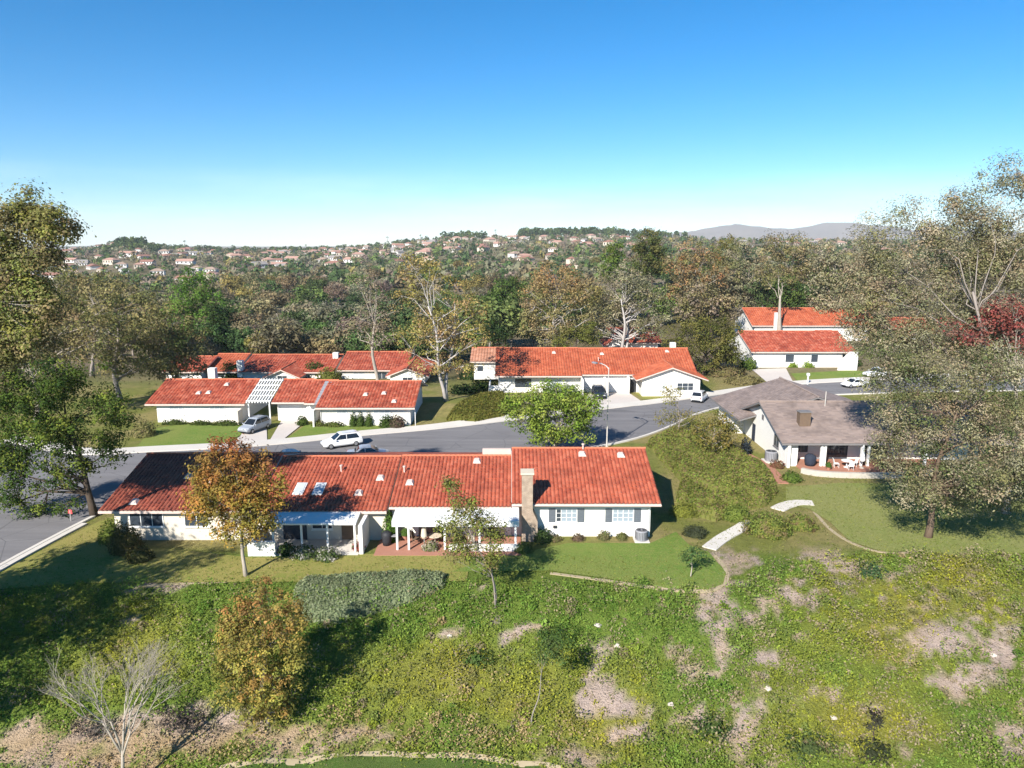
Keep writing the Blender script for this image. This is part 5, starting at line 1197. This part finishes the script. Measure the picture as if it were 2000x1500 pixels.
for i, (px, lb) in enumerate(((692, 'left of the three clipped column shrubs on the white wall'), (706, 'middle of the three clipped column shrubs on the white wall'), (722, 'right of the three clipped column shrubs on the white wall'))):
    q = at(px, 831); shrub('column_shrub', lb, (q[0], q[1] - .55, q[2]), .5, .5, 1.75, .2, [(.06, .10, .025), (.08, .12, .03)], 420, group='clipped column shrubs', lump=.08)

# ------------------------------------------------------------------ slope weeds: ground cover nobody could count
def weeds(n, x0, x1, y0, y1, per, leaf, rad, hgt):
    x = rng.uniform(x0, x1, n); y = rng.uniform(y0, y1, n); z = terr(x, y)
    c, yl, ta = cover(x, y, z)
    crest = np.interp(x, [-80, -45, -30, -10, 9, 14, 18, 24, 60], [44, 45, 46.3, 46.8, 46.6, 46.0, 48.5, 51.5, 52.0])
    px, py = proj(x, y, z)
    keep = (rng.random(n) < np.clip((c - .12) * 1.5, 0.10, 1)) & (y < crest - .1 + .4 * rng.normal(size=n) * (x < 12) + np.where(x > 12, .0, 0)) & (py < 1478 + 40 * np.abs(px - 760) / 400)
    x, y, z, yl, ta, c = x[keep], y[keep], z[keep], yl[keep], ta[keep], c[keep]; n = len(x)
    h = fbm(x * .9, y * .9, 61, 3); vig = .5 + 1.1 * sm(.35, .65, h)
    cnt = rng.poisson(per, n) + 2; i = np.repeat(np.arange(n), cnt)
    a = rng.uniform(0, 6.283, len(i)); q = np.sqrt(rng.random(len(i))) * rad * vig[i]
    lift = rng.random(len(i)) * hgt * vig[i] * (1 - .6 * q / (rad * vig[i] + 1e-6))
    xx = x[i] + q * np.cos(a); yy = y[i] + q * np.sin(a)
    P_ = np.stack([xx, yy, terr(xx, yy) + .03 + lift], 1)
    V, Q = cards(P_, leaf, np.array([[0, -.15, 1.]]), .42, .6)
    g1 = np.array([.115, .205, .034]); g2 = np.array([.18, .25, .048]); ye = np.array([.34, .325, .04]); ol = np.array([.20, .195, .065]); tn = np.array([.40, .30, .15]); lg = np.array([.195, .30, .055])
    w = rng.random((n, 1)); C = np.where(w < .35, g1, np.where(w < .75, g2, lg))
    C = C * (1 - yl[:, None]) + (np.where(rng.random((n, 1)) < .55, ye, ol)) * yl[:, None]
    C = np.where((rng.random(n) < ta * .55)[:, None], tn, C)
    C = np.where((rng.random(n) < .10 + .24 * (c < .5) + .14 * (x > 10))[:, None], np.array([.30, .25, .15]), C)
    C = C * rng.uniform(.75, 1.25, (n, 1))
    return V, Q, np.repeat(C[i] * rng.uniform(.86, 1.14, (len(i), 1)), 4, 0)
V, Q, C = weeds(24000, -42, 46, 27.5, 52.5, 10, .135, .33, .36)
V2, Q2, C2 = weeds(1500, -42, 46, 28.5, 52, 70, .15, .62, .85); V = np.vstack([V, V2]); C = np.vstack([C, C2]); Q = np.vstack([Q, Q2 + len(V) - len(V2)])
n = 60000; x = rng.uniform(-42, 46, n); y = rng.uniform(28, 52.5, n); z = terr(x, y); c, yl, ta = cover(x, y, z)      # dead stalks and litter on the bare earth
k = (c < .6) & (rng.random(n) < .8); x, y, z = x[k], y[k], z[k]
V2, Q2 = cards(np.stack([x, y, z + rng.uniform(.02, .12, len(x))], 1), .13, np.array([[0, -.1, 1.]]), .5, .3)
C2 = palette_cols([(.42, .34, .24), (.30, .22, .15), (.20, .15, .11), (.48, .40, .31), (.16, .17, .06), (.36, .27, .20)], len(x), .25)
V = np.vstack([V, V2]); C = np.vstack([C, np.repeat(C2, 4, 0)]); Q = np.vstack([Q, Q2 + len(V) - len(V2)])
o = npmesh('slope_weeds', V, Q, C, 'leaf'); o['kind'] = 'stuff'
n = 30000; x = rng.uniform(-40, 44, n); y = rng.uniform(46, 75, n)   # rough grass tufts on the flats
polyok = ((y < 54) & (x < 12)) | (x > 12)
px, py = proj(x, y, terr(x, y)); road_d = (x > np.interp(y, [46, 60, 66, 72, 77], [-36, -35, -32, -24, 4])) & ~((x > 28) & (y > 71.5)) & ~((x < 12.2) & (y > 51.2) & (x > -33)) & (y < np.interp(x, [12, 20, 30], [76, 82, 90]))
k = road_d; x, y = x[k], y[k]
V, Q = cards(np.stack([x, y, terr(x, y) + .10], 1), .13, np.array([[0, -.2, 1.]]), .4, .5)
w = fbm(x * .5, y * .5, 71, 3)[:, None]; C = np.array([.13, .19, .03]) * (1 - w) + np.array([.24, .22, .06]) * w; C = C * rng.uniform(.7, 1.3, (len(x), 1))
o = npmesh('grass_tufts', V, Q, np.repeat(C, 4, 0), 'leaf'); o['kind'] = 'stuff'

# ------------------------------------------------------------------ valley trees (each one a thing) and the far hillside
LAND = [(-200, 'at the far left'), (170, 'left of the bright conifer'), (440, 'right of the bright conifer'), (600, 'left of the taupe half bare tree'), (790, 'behind the yellowing sycamore'), (960, 'between sycamore and rounded eucalyptus'), (1180, 'behind the skyline pine'), (1340, 'behind the rust topped eucalyptus'), (1560, 'behind the giant right tree')]
def zone(px):
    n = LAND[0][1]
    for a, b in LAND:
        if px >= a: n = b
    return n
ORD = ['first', 'second', 'third', 'fourth', 'fifth', 'sixth', 'seventh', 'eighth', 'ninth', 'tenth', 'eleventh', 'twelfth', 'thirteenth', 'fourteenth', 'fifteenth', 'sixteenth', 'seventeenth', 'eighteenth', 'nineteenth', 'twentieth']
ORD += ['twenty ' + w for w in ORD[:9]] + ['thirtieth']
def proto_tree(hgt, wid, n, per, csize, leaf, shape):
    B = []
    if shape == 'round': B = [(0, 0, hgt * .62, wid * .5, wid * .5, hgt * .36), (wid * .22, .1, hgt * .5, wid * .36, wid * .36, hgt * .26), (-wid * .24, -.1, hgt * .52, wid * .34, wid * .34, hgt * .27)]
    elif shape == 'cone': B = [(0, 0, hgt * t, wid * .5 * (1.12 - t), wid * .5 * (1.12 - t), hgt * .16) for t in (.25, .42, .58, .74, .9)]
    else: B = [(rng.normal() * wid * .22, rng.normal() * wid * .22, hgt * rng.uniform(.45, .82), wid * .28, wid * .28, hgt * .17) for _ in range(7)]
    cl, _ = blob_points(B, n, .42); cl = cl[cl[:, 2] > .4]
    tm = make_trunk(cl, hgt, hgt * .022, hgt * .25, 1, twig=False, sides=5)
    V, Q, C = foliage(cl, per * 1.5, csize, leaf * .82, [(.9, .9, .9), (1.05, 1.02, .95), (.78, .80, .82), (1.15, 1.1, 1.0)], .18)
    root = thing('valley_tree', 'x', 'tree'); t = tm.build('trunk', 'bark_grey', root, True); c = npmesh('crown', V, Q, C, 'leaf', root)
    return root, t, c
protos = [proto_tree(10, 9, 70, 22, 1.7, .8, s) for s in ('round', 'round', 'loose', 'loose', 'cone', 'round')]
KIND = [('dark green', (0.073, 0.118, 0.045), .22), ('grey olive', (0.230, 0.224, 0.140), .24), ('brown olive', (0.241, 0.196, 0.112), .18), ('mid green', (0.134, 0.185, 0.056), .17), ('taupe', (0.258, 0.202, 0.157), .1), ('yellow olive', (0.280, 0.241, 0.084), .09)]
FORM = ['round crowned', 'domed', 'loose crowned', 'open crowned', 'pointed', 'broad']
cand = []; tries = 0
def in_front(px, d):          # keep clear of the estate houses
    return d < 178 and px > 880
while len(cand) < 275 and tries < 9000:
    tries += 1
    d = 148 * (4.3 ** rng.random()); px = rng.uniform(-40, 1760)
    if len(cand) < 30: d = rng.uniform(150, 176); px = rng.uniform(420, 860)
    if px < 450 and d > 400: continue
    if in_front(px, d) or (d < 150 and px > 400): continue
    x, y, z = gnd(px, d)
    if any((x - c[0]) ** 2 + (y - c[1]) ** 2 < (3.2 + .012 * d) ** 2 for c in cand): continue
    cand.append((x, y, z, px, d))
meta = []
for (x, y, z, px, d) in cand:
    ki = rng.choice(len(KIND), p=[k[2] for k in KIND]); fi = rng.integers(0, 6)
    if fi == 4 and KIND[ki][0] not in ('dark green', 'mid green'): fi = 1
    s = rng.uniform(.75, 1.25) * (1.25 if d < 420 else 1.0) * (.72 if d < 177 else 1)
    cap = zat(565 if px < 330 else (535 if px < 450 else (505 if px < 900 else 490)), d) - z                      # the crowd stays under the skyline
    s = min(s, max(.4, cap / 10.5))
    meta.append([x, y, z, px, d, ki, fi, s])
used = set(); byk = {}
for m in meta: byk.setdefault((zone(m[3]), KIND[m[5]][0], FORM[m[6]]), []).append(m)
lab = {}
for (zn, cn, fn), L in byk.items():
    L.sort(key=lambda m: m[3])
    for i, m in enumerate(L): lab[id(m)] = f'{cn} {fn} tree {zn}' + ('' if len(L) == 1 else f', {ORD[i]} from left')
for m in meta:
    x, y, z, px, d, ki, fi, s = m; r0, t0, c0 = protos[fi]
    if fi in used:
        r = r0.copy(); COL.objects.link(r); t = t0.copy(); COL.objects.link(t); c = c0.copy(); COL.objects.link(c); t.parent = r; c.parent = r
    else: r, t, c = r0, t0, c0; used.add(fi)
    r.location = (x, y, z - .2); r.rotation_euler = (0, 0, rng.uniform(0, 6.28)); w = s * rng.uniform(.9, 1.25); r.scale = (w, w, s)
    v = rng.uniform(.75, 1.3); c.color = (*(k * v * rng.uniform(.93, 1.07) for k in KIND[ki][1]), 1)
    r['label'] = lab[id(m)]; r['group'] = 'trees in the valley wood'
for i, (r, t, c) in enumerate(protos):
    if i not in used:
        for o in (c, t, r): bpy.data.objects.remove(o)

# houses on the far hillside: one shared mesh per type, each house an object
def far_house_mesh(w, dp, h, rise, wallc, roofc, hip):
    me = bpy.data.meshes.new('hill_house'); y0, y1 = -dp / 2, dp / 2; o = .7
    v = [(-w / 2, y0, -3), (w / 2, y0, -3), (w / 2, y1, -3), (-w / 2, y1, -3), (-w / 2, y0, h), (w / 2, y0, h), (w / 2, y1, h), (-w / 2, y1, h)]
    f = [(0, 1, 5, 4), (1, 2, 6, 5), (2, 3, 7, 6), (3, 0, 4, 7)]
    hx = w / 2 - (dp * .45 if hip else -o)
    v += [(-w / 2 - o, y0 - o, h - .2), (w / 2 + o, y0 - o, h - .2), (w / 2 + o, y1 + o, h - .2), (-w / 2 - o, y1 + o, h - .2), (-hx, 0, h + rise), (hx, 0, h + rise)]
    rf = [(8, 9, 13, 12), (9, 10, 13), (10, 11, 12, 13), (11, 8, 12)]
    # window and door openings as shallow dark recessed boxes proud of the wall
    wf = []
    for k in range(4):
        x = -w / 2 + w * (k + .5) / 4; b = len(v)
        for yy in (y0 - .06, y0 + .1):
            v += [(x - .8, yy, h * .35), (x + .8, yy, h * .35), (x + .8, yy, h * .78), (x - .8, yy, h * .78)]
        wf += [(b, b + 1, b + 2, b + 3), (b, b + 4, b + 5, b + 1), (b + 1, b + 5, b + 6, b + 2), (b + 2, b + 6, b + 7, b + 3), (b + 3, b + 7, b + 4, b)]
    me.from_pydata(v, [], f + rf + wf); me.update()
    me.materials.append(wallc); me.materials.append(roofc); me.materials.append(M['carglass'])
    for i, p in enumerate(me.polygons): p.material_index = 0 if i < len(f) else (1 if i < len(f) + len(rf) else 2)
    return me
FW = {'white': plain('far_white', (.72, .70, .66), None, .3), 'cream': plain('far_cream', (.60, .52, .42), None, .3)}
FR = {'red': plain('far_red', (.30, .15, .11), (.24, .12, .09), .3), 'tan': plain('far_tan', (.36, .26, .20), (.30, .21, .16), .3), 'grey': plain('far_grey', (.30, .27, .25), (.24, .22, .2), .3), 'pink': plain('far_pink', (.44, .26, .20), (.38, .22, .17), .3)}
FT = []
for (wn, rn, w, dp, h, hip) in (('white', 'red', 16, 11, 4.0, False), ('white', 'tan', 15, 11, 4.5, True), ('cream', 'pink', 18, 12, 6., True), ('white', 'grey', 14, 10, 4.2, False), ('cream', 'red', 17, 11, 5.6, True), ('white', 'pink', 20, 11, 4.2, False)):
    FT.append((f'{rn} roofed {wn} {"hipped" if hip else "gabled"} house', far_house_mesh(w, dp, h, 2.6, FW[wn], FR[rn], hip)))
hs = []; tries = 0
while len(hs) < 230 and tries < 20000:
    tries += 1
    px = rng.uniform(60, 1760); d = rng.uniform(430, 1480)
    if px < 440 and d < 540: continue
    if 440 < px < 1020 and d < 760 or (px > 440 and d < 600): continue
    if px > 1280 and rng.random() < .55: continue
    d = round(d / 42) * 42 + 9 * math.sin(px * .013 + d * .01) + rng.normal() * 4        # houses follow their streets
    x, y, z = gnd(px, d)
    if any((x - c[0]) ** 2 + (y - c[1]) ** 2 < 20 ** 2 for c in hs): continue
    hs.append((x, y, z, px, d, rng.integers(0, 6)))
HZ = [(0, 'below left knoll'), (330, 'above bright conifer'), (520, 'on middle skyline'), (760, 'above yellowing sycamore'), (960, 'above rounded eucalyptus'), (1300, 'right of skyline pine')]
def hzone(px):
    n = HZ[0][1]
    for a, b in HZ:
        if px >= a: n = b
    return n
byk = {}
for q in hs: byk.setdefault((hzone(q[3]), 'upper slope' if q[4] > 1020 else 'lower slope', q[5]), []).append(q)
for (zn, sl, ti), L in byk.items():
    L.sort(key=lambda q: q[3])
    for i, q in enumerate(L):
        o = bpy.data.objects.new('hill_house', FT[ti][1]); COL.objects.link(o)
        o.location = q[:3]; s = rng.uniform(.7, 1.05) * (.8 if q[4] < 720 else 1); o.scale = (s, s, s); o.rotation_euler = (0, 0, rng.normal() * .5 + (0 if rng.random() < .8 else 1.57))
        props(o, f'{FT[ti][0]}, far {sl}, {zn}' + ('' if len(L) == 1 else f', {ORD[i]} from left'), 'house', 'houses on the far hillside')
# far woods: one mass of crowns between and beyond those houses
def crowns(x, y, z, hgt, wid, kind, m):
    n = len(x); i = np.repeat(np.arange(n), m)
    d = rng.normal(size=(n * m, 3)); d /= np.linalg.norm(d, axis=1)[:, None]; d *= rng.uniform(.35, 1, (n * m, 1)) ** .5
    P_ = np.stack([x[i] + d[:, 0] * wid[i] * .5, y[i] + d[:, 1] * wid[i] * .5, z[i] + hgt[i] * (.52 + .48 * d[:, 2])], 1)
    nb = d / (np.linalg.norm(d, axis=1)[:, None] + 1e-9)
    V, Q = cards(P_, (wid[i] * .36), nb, .5, .75)
    pal = np.array([k[1] for k in KIND]); C = pal[kind][i] * rng.uniform(.75, 1.3, (n * m, 1))
    return V, Q, np.repeat(C, 4, 0)
n = 5200
d = 430 * (1560 / 430) ** rng.random(n); px = rng.uniform(-150, 2150, n)
x = (px - 1000) / F * (d * CP + 15 * SP); y = d; z = terr(x, y)
hx = np.array([q[0] for q in hs]); hy = np.array([q[1] for q in hs])
ok = np.ones(n, bool)
for k in range(len(hs)): ok &= ~((np.abs(x - hx[k]) < 10 + 0 * y) & (y > hy[k] - np.where(px < 470, 48, 26)) & (y < hy[k] + 9))
x, y, z, px, d = x[ok], y[ok], z[ok], px[ok], d[ok]; n = len(x)
hgt = rng.uniform(4.5, 9.5, n) * np.where((px < 440) & (d < 800), .62, 1) * np.where(d > 1380, .9, 1); wid = hgt * rng.uniform(.8, 1.4, n)
kind = rng.choice(6, n, p=[.34, .25, .15, .12, .10, .04])
V, Q, C = crowns(x, y, z, hgt, wid, kind, 34); o = npmesh('far_woods', V, Q, C, 'leaf'); o['kind'] = 'stuff'
# skyline groves: the dark knoll on the left and the pines along the ridge
gx = []; 
for (a, b, dd, hh, cnt, up) in ((195, 310, 1150, 11, 110, 0), (225, 285, 1180, 15, 50, 4), (150, 200, 1200, 9, 40, 0), (310, 620, 1400, 11, 120, 0), (865, 950, 1480, 15, 50, 0), (1015, 1240, 1490, 17, 150, 0), (620, 860, 1480, 10, 80, 0), (1240, 1340, 1480, 13, 50, 0)):
    for _ in range(cnt): gx.append((rng.uniform(a, b), dd + rng.normal() * 18, hh * rng.uniform(.6, 1.15), up))
gx = np.array(gx); x = (gx[:, 0] - 1000) / F * (gx[:, 1] * CP + 5 * SP); y = gx[:, 1]; z = terr(x, y) + gx[:, 3]
V, Q, C = crowns(x, y, z, gx[:, 2], gx[:, 2] * .8, rng.choice([0, 0, 3], len(gx)), 40); o = npmesh('skyline_woods', V, Q, C * .8, 'leaf'); o['kind'] = 'stuff'
def palm(px, d, h, label):
    b = gnd(px, d); r = thing('palm_tree', label, 'palm', b, 0, 'palms on the skyline')
    MB().tube([(0, 0, -1), (h * .02, 0, h * .5), (0, 0, h)], [.5, .4, .35], 6).build('trunk', 'bark_grey', r)
    m = MB()
    for k in range(14):
        a = 2 * math.pi * k / 14; el = rng.uniform(-.3, .9); L = 3.4
        p = [np.array([math.cos(a) * math.cos(el) * L * t, math.sin(a) * math.cos(el) * L * t, h + math.sin(el) * L * t - 2.2 * t * t]) for t in (0, .35, .7, 1)]
        w = np.array([-math.sin(a), math.cos(a), 0]) * .45
        for i in range(3):
            k0 = len(m.v); m.v += [tuple(p[i] - w), tuple(p[i] + w), tuple(p[i + 1] + w * .8), tuple(p[i + 1] - w * .8)]; m.f.append((k0, k0 + 1, k0 + 2, k0 + 3))
    M.setdefault('frond', plain('frond', (.07, .095, .04), None, .5)); m.build('crown', 'frond', r)
for px, d, h, l in ((362, 1380, 19, 'thin palm on the low skyline right of the left knoll'), (455, 1400, 13, 'thin palm on the low skyline above the conifer right shoulder'), (757, 1450, 19, 'thin palm on the skyline left of the yellowing sycamore top'), (822, 1450, 15, 'thin palm on the skyline above the yellowing sycamore'), (968, 1470, 16, 'thin palm on the ridge between the two pine rows'), (598, 1440, 13, 'thin palm on the middle skyline above the valley')): palm(px, d, h, l)

# ------------------------------------------------------------------ the air
m, nt, out = newmat('haze'); pv = N(nt, 'ShaderNodeVolumePrincipled', Density=.000075, Anisotropy=-.1); pv.inputs['Color'].default_value = (.90, .95, 1., 1); nt.links.new(pv.outputs[0], out.inputs['Volume'])
M['haze'] = m; zlo = float(Z.min()) - 1
o = MB().box(gx_[0] - 20, gx_[-1] + 20, gy_[0] - 20, gy_[-1] + 20, zlo, 330).build('haze', 'haze'); o['kind'] = 'stuff'
# ------------------------------------------------------------------ light, sky, camera
EL, AZ = R(33), R(29.5)         # shadows run away from the camera and to the right
sd = bpy.data.lights.new('sun', 'SUN'); sd.energy = 5.0; sd.angle = R(.5); sd.color = (1., .945, .86)
so = bpy.data.objects.new('sun', sd); COL.objects.link(so)
v = Vector((math.sin(AZ) * math.cos(EL), math.cos(AZ) * math.cos(EL), -math.sin(EL))); so.rotation_euler = v.to_track_quat('-Z', 'Y').to_euler()
w = bpy.data.worlds.new('World'); sc.world = w; w.use_nodes = True; nt = w.node_tree; nt.nodes.clear()
sky = nt.nodes.new('ShaderNodeTexSky'); sky.sky_type = 'NISHITA'; sky.sun_disc = False; sky.sun_elevation = EL; sky.sun_rotation = AZ + math.pi
sky.altitude = 1500; sky.air_density = .95; sky.dust_density = .1; sky.ozone_density = 4.5
hs_ = nt.nodes.new('ShaderNodeHueSaturation'); hs_.inputs['Hue'].default_value = .495; hs_.inputs['Saturation'].default_value = 1.36
bg = nt.nodes.new('ShaderNodeBackground'); bg.inputs[1].default_value = .084; out = nt.nodes.new('ShaderNodeOutputWorld')
nt.links.new(sky.outputs[0], hs_.inputs['Color'])
tc = nt.nodes.new('ShaderNodeTexCoord'); mp = nt.nodes.new('ShaderNodeMapping'); mp.inputs['Scale'].default_value = (2.2, 2.2, 17); nt.links.new(tc.outputs['Generated'], mp.inputs[0])
nz = nt.nodes.new('ShaderNodeTexNoise'); nz.inputs['Scale'].default_value = 1.6; nz.inputs['Detail'].default_value = 6; nz.inputs['Roughness'].default_value = .55; nt.links.new(mp.outputs[0], nz.inputs['Vector'])
sx = nt.nodes.new('ShaderNodeSeparateXYZ'); nt.links.new(tc.outputs['Generated'], sx.inputs[0])
lowband = ramp(nt, sx.outputs['Z'], .10, .01); wisp = ramp(nt, nz.outputs['Fac'], .46, .95)
mu = nt.nodes.new('ShaderNodeMath'); mu.operation = 'MULTIPLY'; nt.links.new(lowband, mu.inputs[0]); nt.links.new(wisp, mu.inputs[1])
nt.links.new(mixc(nt, mu.outputs[0], hs_.outputs[0], (7.4, 8.6, 9.6)), bg.inputs[0]); nt.links.new(bg.outputs[0], out.inputs[0])
cd = bpy.data.cameras.new('camera'); cd.sensor_width = 36; cd.lens = F / 2000 * 36; cd.clip_start = .5; cd.clip_end = 40000
co = bpy.data.objects.new('camera', cd); COL.objects.link(co); co.location = (0, 0, H); co.rotation_euler = (R(90) - P, 0, 0); sc.camera = co
sc.view_settings.view_transform = 'Standard'; sc.view_settings.look = 'None'; sc.view_settings.exposure = .95; sc.view_settings.gamma = 1
sc.cycles.max_bounces = 6; sc.cycles.diffuse_bounces = 3; sc.cycles.transmission_bounces = 4; sc.cycles.transparent_max_bounces = 4
